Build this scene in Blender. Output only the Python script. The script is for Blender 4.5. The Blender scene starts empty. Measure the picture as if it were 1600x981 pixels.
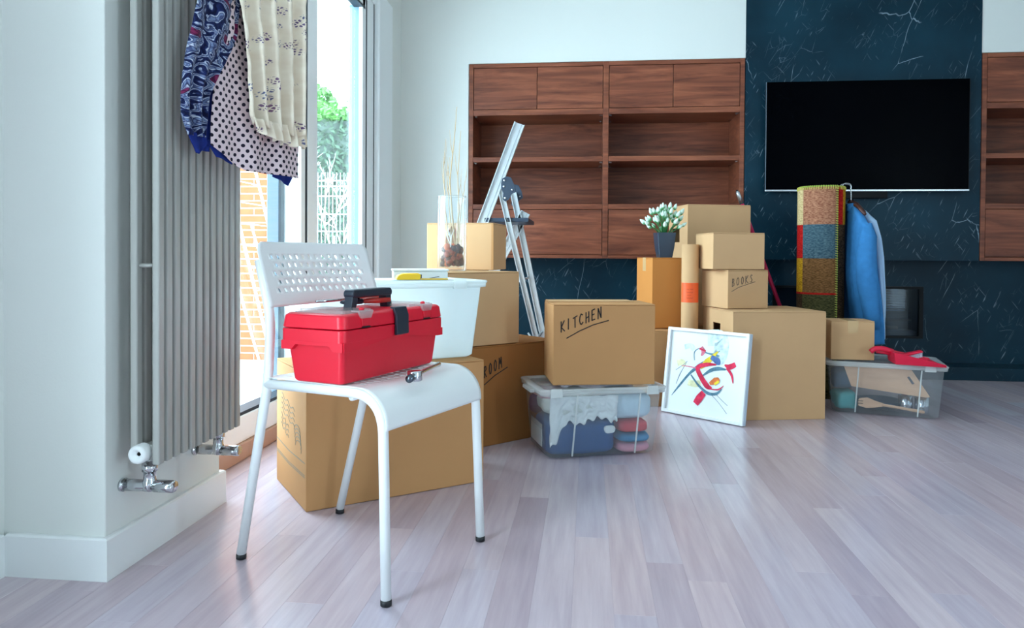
import bpy, bmesh, math, random
from math import sin, cos, pi, radians, sqrt, atan2
from mathutils import Vector, Matrix, noise

random.seed(7)
SC = bpy.context.scene
COL = SC.collection

# ------------------------------------------------------------------ camera
cam_data = bpy.data.cameras.new('camera')
cam = bpy.data.objects.new('camera', cam_data)
COL.objects.link(cam)
cam_data.sensor_width = 36.0
cam_data.lens = 36.0 * 1130.0 / 1600.0
cam_data.shift_y = -(490.5 - 415.0) / 1600.0
cam_data.clip_start = 0.05
cam.matrix_world = (Matrix.Translation((0, 0, 0.75)) @ Matrix.Rotation(radians(6.06), 4, 'Z')
                    @ Matrix.Rotation(radians(90 - 0.8), 4, 'X') @ Matrix.Rotation(radians(0.35), 4, 'Z'))
SC.camera = cam

# ------------------------------------------------------------------ world (overcast daylight) and exposure
world = bpy.data.worlds.new('overcast_sky')
SC.world = world
world.use_nodes = True
bg = world.node_tree.nodes['Background']
bg.inputs['Color'].default_value = (0.66, 0.87, 1.0, 1)
bg.inputs['Strength'].default_value = 20.0
vs = SC.view_settings
vs.view_transform = 'Standard'
vs.look = 'None'
vs.gamma = 1.0
vs.use_curve_mapping = False
vs.exposure = -0.52


def portal(name, loc, rot, sx, sy):
    d = bpy.data.lights.new(name, 'AREA')
    d.shape = 'RECTANGLE'
    d.size, d.size_y = sx, sy
    d.cycles.is_portal = True
    o = bpy.data.objects.new(name, d)
    COL.objects.link(o)
    o.location = loc
    o.rotation_euler = rot
    return o


# daylight portals in the window and two unseen wall openings sized for the fill light (they emit nothing, they guide the sky light)
portal('portal_window', (-1.43, 3.09, 1.14), (0, -pi / 2, 0), 2.3, 2.3)
portal('portal_right', (4.66, -1.70, 1.22), (0, pi / 2, 0), 2.44, 0.8)
portal('portal_left', (-1.56, 0.025, 1.18), (0, -pi / 2, 0), 2.35, 1.15)


# ------------------------------------------------------------------ helpers
def lin(c):
    c = c / 255.0
    return c / 12.92 if c <= 0.04045 else ((c + 0.055) / 1.055) ** 2.4


def rgb(r, g, b):
    return (lin(r), lin(g), lin(b), 1.0)


MATS = {}


def base_mat(name):
    m = bpy.data.materials.new(name)
    m.use_nodes = True
    MATS[name] = m
    nt = m.node_tree
    return m, nt, nt.nodes['Principled BSDF']


def mat(name, col, rough=0.5, metal=0.0, spec=0.5, var=0.0, scale=20.0, bump=0.0, bscale=60.0, stretch=(1, 1, 1)):
    if name in MATS:
        return MATS[name]
    m, nt, p = base_mat(name)
    p.inputs['Base Color'].default_value = col
    p.inputs['Roughness'].default_value = rough
    p.inputs['Metallic'].default_value = metal
    p.inputs['Specular IOR Level'].default_value = spec
    N, L = nt.nodes, nt.links
    if var or bump:
        tc = N.new('ShaderNodeTexCoord')
        mp = N.new('ShaderNodeMapping')
        mp.inputs['Scale'].default_value = stretch
        L.new(tc.outputs['Object'], mp.inputs['Vector'])
    if var:
        nz = N.new('ShaderNodeTexNoise')
        nz.inputs['Scale'].default_value = scale
        nz.inputs['Detail'].default_value = 4
        L.new(mp.outputs['Vector'], nz.inputs['Vector'])
        rp = N.new('ShaderNodeValToRGB')
        rp.color_ramp.elements[0].position = 0.3
        rp.color_ramp.elements[1].position = 0.7
        rp.color_ramp.elements[0].color = [c * (1 - var) for c in col[:3]] + [1]
        rp.color_ramp.elements[1].color = [min(1, c * (1 + var)) for c in col[:3]] + [1]
        L.new(nz.outputs['Fac'], rp.inputs['Fac'])
        L.new(rp.outputs['Color'], p.inputs['Base Color'])
    if bump:
        nb = N.new('ShaderNodeTexNoise')
        nb.inputs['Scale'].default_value = bscale
        nb.inputs['Detail'].default_value = 3
        L.new(mp.outputs['Vector'], nb.inputs['Vector'])
        bp = N.new('ShaderNodeBump')
        bp.inputs['Strength'].default_value = bump
        bp.inputs['Distance'].default_value = 0.01
        L.new(nb.outputs['Fac'], bp.inputs['Height'])
        L.new(bp.outputs['Normal'], p.inputs['Normal'])
    return m


def clear_mat(name, tint, milk, milk_fac, rough=0.08, gloss=1.0, ior=1.45):
    """thin clear sheet: straight-through light, a milky share and a fresnel gloss"""
    m, nt, p = base_mat(name)
    N, L = nt.nodes, nt.links
    tr = N.new('ShaderNodeBsdfTransparent')
    tr.inputs['Color'].default_value = tint
    out = N['Material Output']
    src = tr.outputs[0]
    if milk_fac > 0:
        df = N.new('ShaderNodeBsdfDiffuse')
        df.inputs['Color'].default_value = milk
        tl = N.new('ShaderNodeBsdfTranslucent')
        tl.inputs['Color'].default_value = milk
        m0 = N.new('ShaderNodeMixShader')
        m0.inputs[0].default_value = 0.45
        L.new(df.outputs[0], m0.inputs[1])
        L.new(tl.outputs[0], m0.inputs[2])
        m1 = N.new('ShaderNodeMixShader')
        m1.inputs[0].default_value = milk_fac
        L.new(src, m1.inputs[1])
        L.new(m0.outputs[0], m1.inputs[2])
        src = m1.outputs[0]
    gl = N.new('ShaderNodeBsdfGlossy')
    gl.inputs['Roughness'].default_value = rough
    lw_ = N.new('ShaderNodeLayerWeight')
    lw_.inputs['Blend'].default_value = 0.5
    pw_ = N.new('ShaderNodeMath')
    pw_.operation = 'POWER'
    pw_.inputs[1].default_value = 4.0
    L.new(lw_.outputs['Facing'], pw_.inputs[0])
    mu = N.new('ShaderNodeMath')
    mu.operation = 'MULTIPLY_ADD'
    mu.inputs[1].default_value = 0.55 * gloss
    mu.inputs[2].default_value = 0.03 * gloss
    L.new(pw_.outputs[0], mu.inputs[0])
    m2 = N.new('ShaderNodeMixShader')
    L.new(mu.outputs[0], m2.inputs[0])
    L.new(src, m2.inputs[1])
    L.new(gl.outputs[0], m2.inputs[2])
    L.new(m2.outputs[0], out.inputs['Surface'])
    return m


def ramp(N, stops):
    r = N.new('ShaderNodeValToRGB')
    e = r.color_ramp.elements
    while len(e) < len(stops):
        e.new(0.5)
    for k, (pos, c) in enumerate(stops):
        e[k].position = pos
        e[k].color = c
    return r


# ------------------------------------------------------------------ mesh building
def link(o, parent=None):
    COL.objects.link(o)
    if parent is not None:
        o.parent = parent
    return o


def tag(o, label, cat, group=None, kind=None):
    o['label'] = label
    o['category'] = cat
    if group:
        o['group'] = group
    if kind:
        o['kind'] = kind
    return o


def thing(name, label, cat, loc=(0, 0, 0), rz=0.0, group=None):
    o = bpy.data.objects.new(name, None)
    o.empty_display_size = 0.05
    COL.objects.link(o)
    o.location = loc
    o.rotation_euler = (0, 0, rz)
    return tag(o, label, cat, group)


def mesh(name, V, F, m, parent=None, smooth=False, bevel=0.0, solid=0.0, uv=None, sub=0, segs=2):
    me = bpy.data.meshes.new(name)
    me.from_pydata([tuple(v) for v in V], [], F)
    if uv is not None:
        ul = me.uv_layers.new(name='UVMap')
        for lp in me.loops:
            ul.data[lp.index].uv = uv[lp.vertex_index]
    mm = m if isinstance(m, (list, tuple)) else [m]
    for a in mm:
        me.materials.append(a)
    if smooth:
        for p in me.polygons:
            p.use_smooth = True
    me.validate()
    o = bpy.data.objects.new(name, me)
    link(o, parent)
    if solid:
        s = o.modifiers.new('solid', 'SOLIDIFY')
        s.thickness = solid
        s.offset = 0
    if sub:
        s = o.modifiers.new('sub', 'SUBSURF')
        s.levels = s.render_levels = sub
    if bevel:
        b = o.modifiers.new('bevel', 'BEVEL')
        b.width = bevel
        b.segments = segs
        b.limit_method = 'ANGLE'
        b.angle_limit = radians(40)
        for p in me.polygons:
            p.use_smooth = True
        w = o.modifiers.new('wn', 'WEIGHTED_NORMAL')
        w.keep_sharp = True
    return o


BOXF = [(0, 3, 2, 1), (4, 5, 6, 7), (0, 1, 5, 4), (1, 2, 6, 5), (2, 3, 7, 6), (3, 0, 4, 7)]


def bverts(x0, x1, y0, y1, z0, z1):
    return [(x0, y0, z0), (x1, y0, z0), (x1, y1, z0), (x0, y1, z0), (x0, y0, z1), (x1, y0, z1), (x1, y1, z1), (x0, y1, z1)]


def box(name, x0, x1, y0, y1, z0, z1, m, parent=None, bevel=0.0):
    return mesh(name, bverts(x0, x1, y0, y1, z0, z1), BOXF, m, parent, bevel=bevel)


def struct(o):
    o['kind'] = 'structure'
    return o


class MB:
    def __init__(self):
        self.V, self.F = [], []

    def add(self, V, F):
        k = len(self.V)
        self.V += [tuple(v) for v in V]
        self.F += [tuple(i + k for i in f) for f in F]
        return self

    def box(self, *a):
        return self.add(bverts(*a), BOXF)

    def build(self, name, m, parent=None, **k):
        return mesh(name, self.V, self.F, m, parent, **k)


def tube_geo(pts, rad, n=10, cap=True, closed=False):
    pts = [Vector(p) for p in pts]
    k = len(pts)
    rads = rad if isinstance(rad, (list, tuple)) else [rad] * k
    V, F = [], []
    t0 = (pts[1] - pts[0]).normalized()
    ref = Vector((0, 0, 1)) if abs(t0.z) < 0.9 else Vector((1, 0, 0))
    nrm = t0.cross(ref).normalized()
    for i, p in enumerate(pts):
        if closed:
            t = (pts[(i + 1) % k] - pts[i - 1]).normalized()
        elif i == 0:
            t = t0
        elif i == k - 1:
            t = (pts[-1] - pts[-2]).normalized()
        else:
            t = ((pts[i + 1] - p).normalized() + (p - pts[i - 1]).normalized()).normalized()
        nrm = (nrm - t * nrm.dot(t)).normalized()
        b = t.cross(nrm)
        for j in range(n):
            a = 2 * pi * j / n
            V.append(p + (nrm * cos(a) + b * sin(a)) * rads[i])
    rows = k if closed else k - 1
    for i in range(rows):
        for j in range(n):
            a, b2 = i * n + j, i * n + (j + 1) % n
            c, d = ((i + 1) % k) * n + (j + 1) % n, ((i + 1) % k) * n + j
            F.append((a, b2, c, d))
    if cap and not closed:
        F.append(tuple(reversed(range(n))))
        F.append(tuple((k - 1) * n + j for j in range(n)))
    return V, F


def tube(name, pts, rad, m, parent=None, n=10, closed=False):
    V, F = tube_geo(pts, rad, n, True, closed)
    return mesh(name, V, F, m, parent, smooth=True)


def smooth_path(pts, rad=0.03, n=6):
    """round the inner corners of a polyline"""
    P = [Vector(p) for p in pts]
    out = [P[0]]
    for i in range(1, len(P) - 1):
        a, b, c = P[i - 1], P[i], P[i + 1]
        d1, d2 = (a - b), (c - b)
        r = min(rad, d1.length * 0.45, d2.length * 0.45)
        s, e = b + d1.normalized() * r, b + d2.normalized() * r
        for k in range(n + 1):
            t = k / n
            out.append(s * (1 - t) ** 2 + b * 2 * t * (1 - t) + e * t * t)
    out.append(P[-1])
    return out


def lathe_geo(prof, n=24, cx=0, cy=0):
    V, F = [], []
    for (r, z) in prof:
        for j in range(n):
            a = 2 * pi * j / n
            V.append((cx + r * cos(a), cy + r * sin(a), z))
    for i in range(len(prof) - 1):
        for j in range(n):
            F.append((i * n + j, i * n + (j + 1) % n, (i + 1) * n + (j + 1) % n, (i + 1) * n + j))
    return V, F


def lathe(name, prof, m, parent=None, n=24, caps=True, smooth=True):
    V, F = lathe_geo(prof, n)
    if caps:
        F.append(tuple(reversed(range(n))))
        k = len(prof) - 1
        F.append(tuple(k * n + j for j in range(n)))
    return mesh(name, V, F, m, parent, smooth=smooth)


def grid(name, fn, nu, nv, m, parent=None, solid=0.0, uvf=None, smooth=True, sub=0):
    V, F, UV = [], [], []
    for i in range(nv + 1):
        for j in range(nu + 1):
            u, v = j / nu, i / nv
            V.append(fn(u, v))
            UV.append(uvf(u, v) if uvf else (u, v))
    for i in range(nv):
        for j in range(nu):
            a = i * (nu + 1) + j
            F.append((a, a + 1, a + nu + 2, a + nu + 1))
    return mesh(name, V, F, m, parent, smooth=smooth, solid=solid, uv=UV, sub=sub)


def prism(name, pts, t, m, parent=None, axis='y', at=0.0, bevel=0.0):
    """polygon in two axes extruded by t along the third ('y': pts are x,z; 'z': pts are x,y; 'x': pts are y,z)"""
    n = len(pts)
    V = []
    for k in (0, 1):
        for (a, b) in pts:
            c = at + k * t
            V.append({'y': (a, c, b), 'z': (a, b, c), 'x': (c, a, b)}[axis])
    F = [tuple(range(n)), tuple(reversed(range(n, 2 * n)))]
    for i in range(n):
        j = (i + 1) % n
        F.append((i, i + n, j + n, j))
    o = mesh(name, V, F, m, parent, bevel=bevel)
    bm = bmesh.new()
    bm.from_mesh(o.data)
    bmesh.ops.recalc_face_normals(bm, faces=bm.faces)
    bm.to_mesh(o.data)
    bm.free()
    return o


def ribbon_geo(pts, w, fn):
    """flat ribbon of width w along 2D pts, mapped to 3D by fn"""
    V, F = [], []
    P = [Vector((p[0], p[1])) for p in pts]
    ws = w if isinstance(w, (list, tuple)) else [w] * len(P)
    for i, p in enumerate(P):
        a, b = P[max(0, i - 1)], P[min(len(P) - 1, i + 1)]
        t = (b - a).normalized()
        nn = Vector((-t.y, t.x)) * ws[i] / 2
        V.append(fn(*(p + nn)))
        V.append(fn(*(p - nn)))
    for i in range(len(P) - 1):
        F.append((2 * i, 2 * i + 1, 2 * i + 3, 2 * i + 2))
    return V, F


def rrect(x0, x1, y0, y1, r, n=4):
    out = []
    for cx, cy, a0 in ((x1 - r, y0 + r, -pi / 2), (x1 - r, y1 - r, 0), (x0 + r, y1 - r, pi / 2), (x0 + r, y0 + r, pi)):
        for k in range(n + 1):
            a = a0 + (pi / 2) * k / n
            out.append((cx + r * cos(a), cy + r * sin(a)))
    return out


def loft(name, loops, m, parent=None, cap0=True, cap1=True, smooth=True, solid=0.0, bevel=0.0):
    n = len(loops[0])
    V = [p for lp in loops for p in lp]
    F = []
    for i in range(len(loops) - 1):
        for j in range(n):
            F.append((i * n + j, i * n + (j + 1) % n, (i + 1) * n + (j + 1) % n, (i + 1) * n + j))
    if cap0:
        F.append(tuple(reversed(range(n))))
    if cap1:
        k = (len(loops) - 1) * n
        F.append(tuple(k + j for j in range(n)))
    return mesh(name, V, F, m, parent, smooth=smooth, solid=solid, bevel=bevel)


def local(t, p):
    a = t.rotation_euler[2]
    return (t.location[0] + p[0] * cos(a) - p[1] * sin(a), t.location[1] + p[0] * sin(a) + p[1] * cos(a), t.location[2] + p[2])


# ------------------------------------------------------------------ materials
M_wall = mat('wall_paint', rgb(226, 228, 224), 0.85, spec=0.2, bump=0.03, bscale=180)
M_white = mat('white_lacquer', rgb(236, 238, 238), 0.35)
M_skirt = mat('white_skirting', rgb(236, 238, 238), 0.3)
M_chairw = mat('white_powder_coat', rgb(240, 242, 242), 0.28)
M_black = mat('black_rubber', rgb(20, 22, 26), 0.5)
M_gasket = mat('dark_gasket', rgb(18, 32, 44), 0.5)
M_chrome = mat('chrome', rgb(205, 208, 212), 0.12, metal=1.0)
M_alu = mat('brushed_aluminium', rgb(214, 220, 224), 0.34, metal=0.75, var=0.05, scale=40, stretch=(1, 1, 0.05))
M_rad = mat('radiator_grey_enamel', rgb(166, 165, 160), 0.4)
M_hinge = mat('dark_blue_plastic', rgb(38, 52, 70), 0.45)
M_red = mat('red_plastic', rgb(226, 18, 48), 0.38, bump=0.02, bscale=400)
M_reddark = mat('red_plastic_lid', rgb(228, 22, 50), 0.34, bump=0.02, bscale=400)
M_clearlid = clear_mat('clear_lid', (0.95, 0.93, 0.93, 1), (0.85, 0.80, 0.80, 1), 0.35, 0.15)
M_handle = mat('charcoal_plastic', rgb(34, 44, 58), 0.35)
M_card = mat('cardboard', rgb(190, 140, 94), 0.85, spec=0.15, var=0.05, scale=3.0, bump=0.02, bscale=25)
M_cardB = mat('cardboard_pale', rgb(204, 162, 120), 0.85, spec=0.15, var=0.05, scale=3.0, bump=0.02, bscale=25)
M_cardO = mat('cardboard_orange', rgb(196, 128, 66), 0.85, spec=0.15, var=0.05, scale=3.0, bump=0.02, bscale=25)
M_cardD = mat('cardboard_brown', rgb(158, 104, 58), 0.85, spec=0.15, var=0.06, scale=3.0, bump=0.02, bscale=25)
M_tape = mat('parcel_tape', rgb(206, 168, 120), 0.22, spec=0.6)
M_ink = mat('black_marker', rgb(30, 22, 20), 0.7)
M_inkthin = mat('grey_print', rgb(132, 126, 108), 0.8)
M_pane = clear_mat('window_glass', (0.97, 0.99, 0.99, 1), (1, 1, 1, 1), 0.0, 0.0, 1.0, 1.45)
M_bin = clear_mat('clear_tote_plastic', (0.95, 0.97, 0.98, 1), (0.92, 0.97, 0.99, 1), 0.17, 0.14, 1.0, 1.4)
M_binlid = clear_mat('clear_tote_rim', (0.93, 0.95, 0.95, 1), (0.92, 0.95, 0.95, 1), 0.60, 0.2, 1.0, 1.4)
M_binw = clear_mat('frosted_tote_plastic', (0.85, 0.93, 0.95, 1), (0.90, 0.96, 0.97, 1), 0.86, 0.25, 0.8, 1.4)
M_binwr = clear_mat('frosted_tote_rim', (0.9, 0.95, 0.95, 1), (0.92, 0.96, 0.95, 1), 0.93, 0.25, 0.8, 1.4)
M_glassv = clear_mat('vase_glass', (0.97, 0.99, 1.0, 1), (0.9, 0.97, 1, 1), 0.06, 0.03, 1.4, 1.5)
M_twig = mat('pale_twig', rgb(196, 166, 126), 0.8, var=0.1)
M_twigw = mat('white_twig', rgb(238, 236, 230), 0.7)
M_patio = mat('pale_patio', rgb(225, 226, 224), 0.7, var=0.04, scale=2)
M_greymetal_shade = mat('slate_metal_and_shade', rgb(70, 88, 102), 0.35)
M_brick = mat('orange_brick', rgb(158, 88, 60), 0.9, spec=0.1, var=0.08, scale=9, bump=0.1, bscale=60)
M_mortar = mat('mortar', rgb(196, 180, 166), 0.95, spec=0.1)
M_tvblack = mat('screen_black', rgb(0, 1, 4), 0.25, spec=0.02)
M_blackplastic = mat('matt_black', rgb(6, 8, 12), 0.5, spec=0.2)
M_silver = mat('silver_trim', rgb(196, 200, 206), 0.25, metal=0.9)
M_beige = mat('beige_threshold', rgb(186, 150, 132), 0.6, var=0.06, scale=6)


def floor_material():
    m, nt, p = base_mat('lavender_oak_laminate')
    N, L = nt.nodes, nt.links
    oi = N.new('ShaderNodeObjectInfo')
    tc = N.new('ShaderNodeTexCoord')
    mp = N.new('ShaderNodeMapping')
    mp.inputs['Scale'].default_value = (26, 1.6, 1)
    ad = N.new('ShaderNodeVectorMath')
    ad.operation = 'ADD'
    sc = N.new('ShaderNodeVectorMath')
    sc.operation = 'SCALE'
    sc.inputs['Scale'].default_value = 37.0
    L.new(tc.outputs['Object'], ad.inputs[0])
    cx = N.new('ShaderNodeCombineXYZ')
    L.new(oi.outputs['Random'], cx.inputs[0])
    L.new(oi.outputs['Random'], cx.inputs[1])
    L.new(cx.outputs[0], sc.inputs[0])
    L.new(sc.outputs[0], ad.inputs[1])
    L.new(ad.outputs[0], mp.inputs['Vector'])
    nz = N.new('ShaderNodeTexNoise')
    nz.inputs['Scale'].default_value = 1.6
    nz.inputs['Detail'].default_value = 6
    nz.inputs['Roughness'].default_value = 0.6
    L.new(mp.outputs['Vector'], nz.inputs['Vector'])
    r1 = ramp(N, [(0.0, rgb(184, 166, 176)), (0.3, rgb(200, 180, 186)), (0.6, rgb(192, 180, 192)), (0.85, rgb(206, 188, 194)), (1.0, rgb(200, 194, 206))])
    L.new(oi.outputs['Random'], r1.inputs['Fac'])
    r2 = ramp(N, [(0.3, (0.86, 0.84, 0.86, 1)), (0.7, (1.06, 1.06, 1.06, 1))])
    L.new(nz.outputs['Fac'], r2.inputs['Fac'])
    mx = N.new('ShaderNodeMix')
    mx.data_type = 'RGBA'
    mx.blend_type = 'MULTIPLY'
    mx.inputs['Factor'].default_value = 1.0
    L.new(r1.outputs[0], mx.inputs['A'])
    L.new(r2.outputs[0], mx.inputs['B'])
    L.new(mx.outputs['Result'], p.inputs['Base Color'])
    p.inputs['Roughness'].default_value = 0.24
    p.inputs['Specular IOR Level'].default_value = 0.8
    return m


def walnut_material(name='walnut_veneer', k=1.0):
    m, nt, p = base_mat(name)
    N, L = nt.nodes, nt.links
    tc = N.new('ShaderNodeTexCoord')
    oi = N.new('ShaderNodeObjectInfo')
    cx = N.new('ShaderNodeCombineXYZ')
    ml = N.new('ShaderNodeMath')
    ml.operation = 'MULTIPLY'
    ml.inputs[1].default_value = 9.0
    L.new(oi.outputs['Random'], ml.inputs[0])
    L.new(ml.outputs[0], cx.inputs[0])
    L.new(ml.outputs[0], cx.inputs[2])
    ad = N.new('ShaderNodeVectorMath')
    ad.operation = 'ADD'
    L.new(tc.outputs['Object'], ad.inputs[0])
    L.new(cx.outputs[0], ad.inputs[1])
    mp = N.new('ShaderNodeMapping')
    mp.inputs['Scale'].default_value = (1.3, 3.0, 15)
    L.new(ad.outputs[0], mp.inputs['Vector'])
    nz = N.new('ShaderNodeTexNoise')
    nz.inputs['Scale'].default_value = 1.5
    nz.inputs['Detail'].default_value = 7
    nz.inputs['Roughness'].default_value = 0.62
    nz.inputs['Distortion'].default_value = 0.9
    L.new(mp.outputs['Vector'], nz.inputs['Vector'])
    r = ramp(N, [(0.25, rgb(74 * k, 36 * k, 24 * k)), (0.45, rgb(118 * k, 62 * k, 42 * k)), (0.6, rgb(142 * k, 80 * k, 55 * k)), (0.8, rgb(166 * k, 98 * k, 70 * k))])
    L.new(nz.outputs['Fac'], r.inputs['Fac'])
    L.new(r.outputs[0], p.inputs['Base Color'])
    p.inputs['Roughness'].default_value = 0.42
    p.inputs['Specular IOR Level'].default_value = 0.35
    return m


def marble_material():
    m, nt, p = base_mat('dark_blue_marble')
    N, L = nt.nodes, nt.links
    tc = N.new('ShaderNodeTexCoord')
    mp = N.new('ShaderNodeMapping')
    mp.vector_type = 'TEXTURE'
    mp.inputs['Rotation'].default_value = (0, radians(32), 0)
    mp.inputs['Scale'].default_value = (1 / 2.3, 1 / 1.5, 1 / 0.75)
    L.new(tc.outputs['Object'], mp.inputs['Vector'])
    nw = N.new('ShaderNodeTexNoise')
    nw.inputs['Scale'].default_value = 2.2
    nw.inputs['Detail'].default_value = 5
    L.new(mp.outputs[0], nw.inputs['Vector'])
    mxv = N.new('ShaderNodeMix')
    mxv.data_type = 'VECTOR'
    mxv.inputs['Factor'].default_value = 0.10
    L.new(mp.outputs[0], mxv.inputs['A'])
    L.new(nw.outputs['Color'], mxv.inputs['B'])
    fac = None
    for sc, w, thr in ((1.7, 0.0034, 0.52), (5.0, 0.006, 0.56), (13.0, 0.010, 0.58)):
        vo = N.new('ShaderNodeTexVoronoi')
        vo.feature = 'DISTANCE_TO_EDGE'
        vo.inputs['Scale'].default_value = sc
        L.new(mxv.outputs['Result'], vo.inputs['Vector'])
        rr = ramp(N, [(0.0, (1, 1, 1, 1)), (w, (0, 0, 0, 1))])
        L.new(vo.outputs['Distance'], rr.inputs['Fac'])
        nm = N.new('ShaderNodeTexNoise')
        nm.inputs['Scale'].default_value = 3.2 + sc * 0.3
        nm.inputs['Detail'].default_value = 3
        L.new(tc.outputs['Object'], nm.inputs['Vector'])
        rm = ramp(N, [(thr, (0, 0, 0, 1)), (thr + 0.09, (1, 1, 1, 1))])
        L.new(nm.outputs['Fac'], rm.inputs['Fac'])
        mu = N.new('ShaderNodeMath')
        mu.operation = 'MULTIPLY'
        L.new(rr.outputs[0], mu.inputs[0])
        L.new(rm.outputs[0], mu.inputs[1])
        if fac is None:
            fac = mu.outputs[0]
        else:
            mx = N.new('ShaderNodeMath')
            mx.operation = 'MAXIMUM'
            L.new(fac, mx.inputs[0])
            sc2 = N.new('ShaderNodeMath')
            sc2.operation = 'MULTIPLY'
            sc2.inputs[1].default_value = 0.5
            L.new(mu.outputs[0], sc2.inputs[0])
            L.new(sc2.outputs[0], mx.inputs[1])
            fac = mx.outputs[0]
    # short scratch-like flecks along two diagonals
    for ang, seed_, st_ in ((26, 0.0, 0.62), (-38, 5.0, 0.4)):
        m2_ = N.new('ShaderNodeMapping')
        m2_.inputs['Location'].default_value = (seed_, 0, seed_)
        m2_.inputs['Rotation'].default_value = (0, radians(ang), 0)
        m2_.vector_type = 'TEXTURE'
        m2_.inputs['Scale'].default_value = (1 / 85, 1 / 3, 1 / 9)
        L.new(tc.outputs['Object'], m2_.inputs['Vector'])
        ns = N.new('ShaderNodeTexNoise')
        ns.inputs['Scale'].default_value = 1.0
        ns.inputs['Detail'].default_value = 1
        L.new(m2_.outputs[0], ns.inputs['Vector'])
        rs = ramp(N, [(0.68, (0, 0, 0, 1)), (0.75, (1, 1, 1, 1))])
        L.new(ns.outputs['Fac'], rs.inputs['Fac'])
        nm2 = N.new('ShaderNodeTexNoise')
        nm2.inputs['Scale'].default_value = 3.5
        L.new(m2_.inputs['Vector'].links[0].from_socket, nm2.inputs['Vector'])
        rm2 = ramp(N, [(0.46, (0, 0, 0, 1)), (0.60, (1, 1, 1, 1))])
        L.new(nm2.outputs['Fac'], rm2.inputs['Fac'])
        mm2 = N.new('ShaderNodeMath')
        mm2.operation = 'MULTIPLY'
        L.new(rs.outputs[0], mm2.inputs[0])
        L.new(rm2.outputs[0], mm2.inputs[1])
        ms2 = N.new('ShaderNodeMath')
        ms2.operation = 'MULTIPLY'
        ms2.inputs[1].default_value = st_
        L.new(mm2.outputs[0], ms2.inputs[0])
        mx2 = N.new('ShaderNodeMath')
        mx2.operation = 'MAXIMUM'
        L.new(fac, mx2.inputs[0])
        L.new(ms2.outputs[0], mx2.inputs[1])
        fac = mx2.outputs[0]
    nb = N.new('ShaderNodeTexNoise')
    nb.inputs['Scale'].default_value = 2.5
    nb.inputs['Detail'].default_value = 5
    L.new(tc.outputs['Object'], nb.inputs['Vector'])
    rb = ramp(N, [(0.3, rgb(11, 38, 52)), (0.7, rgb(21, 56, 72))])
    L.new(nb.outputs['Fac'], rb.inputs['Fac'])
    mix = N.new('ShaderNodeMix')
    mix.data_type = 'RGBA'
    L.new(fac, mix.inputs['Factor'])
    L.new(rb.outputs[0], mix.inputs['A'])
    mix.inputs['B'].default_value = rgb(150, 172, 184)
    L.new(mix.outputs['Result'], p.inputs['Base Color'])
    p.inputs['Roughness'].default_value = 0.38
    p.inputs['Specular IOR Level'].default_value = 0.15
    return m


M_floor = floor_material()
M_walnut = walnut_material()
M_marble = marble_material()

# ================================================================== SETTING
X_RAD, Y_BACK = -1.10, 4.70
Z_SOF, Z_CEIL = 0.735, 2.70

# floor: sub-floor and separate laminate planks running away from the camera
flo = struct(box('floor', -1.40, 4.66, -3.0, 5.0, -0.10, -0.0085, M_floor))
plank_mesh = {}
PW = 0.088


def plank_data(length):
    key = round(length, 2)
    if key not in plank_mesh:
        c = 0.00035
        V, F = [], []
        for (ins, z) in ((0.0, -0.008), (0.0, -c), (c, 0.0)):
            V += [(ins, ins, z), (PW - 0.0001 - ins, ins, z), (PW - 0.0001 - ins, key - 0.0001 - ins, z), (ins, key - 0.0001 - ins, z)]
        for k in (0, 4):
            for j in range(4):
                F.append((k + j, k + (j + 1) % 4, k + 4 + (j + 1) % 4, k + 4 + j))
        F.append((8, 9, 10, 11))
        me = bpy.data.meshes.new('plank')
        me.from_pydata(V, [], F)
        me.materials.append(M_floor)
        plank_mesh[key] = me
    return plank_mesh[key]


x = -1.350
k = 0
while x < 3.55:
    y = 0.45 - [0.0, 0.72, 0.36, 1.02, 0.18, 0.86][k % 6]
    ymax = 4.88
    while y < ymax:
        L_ = random.choice((1.1, 1.25, 1.4))
        y0, y1 = max(y, 0.2), min(y + L_, ymax)
        if y1 - y0 > 0.06:
            o = bpy.data.objects.new('plank', plank_data(y1 - y0))
            link(o, flo)
            o.location = (x, y0, 0)
        y += L_
    x += PW
    k += 1

struct(box('ceiling', -1.6, 4.8, -3.2, 5.3, Z_CEIL, Z_CEIL + 0.12, M_wall))

# pillar with the radiator, and the wall left of it
struct(box('wall_left', -1.45, X_RAD, 1.545, 2.062, 0.0, Z_CEIL, M_wall, bevel=0.004))
struct(box('wall_left_return', -1.55, -1.352, 0.60, 1.545, 0.0, Z_CEIL, M_wall))
struct(box('wall_left_near', -1.55, -1.352, -3.0, -0.55, 0.0, Z_CEIL, M_wall))
struct(box('wall_left_near_lintel', -1.55, -1.352, -0.55, 0.60, 2.35, Z_CEIL, M_wall))
struct(box('wall_left_far', -1.42, -1.245, 4.44, Y_BACK + 0.4, 0.0, Z_CEIL, M_wall))
struct(box('wall_left_lintel', -1.42, -1.245, 2.062, 4.44, 2.30, Z_CEIL, M_wall))
struct(box('wall_right', 4.60, 4.72, -1.3, 5.2, 0.0, Z_CEIL, M_wall))
struct(box('wall_right_header', 4.60, 4.72, -3.0, -1.3, 2.45, Z_CEIL, M_wall))
struct(box('wall_right_end', 4.60, 4.72, -3.2, -2.1, 0.0, 2.45, M_wall))
struct(box('wall_rear', -1.5, 4.7, -3.12, -3.0, 0.0, Z_CEIL, M_wall))


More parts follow.
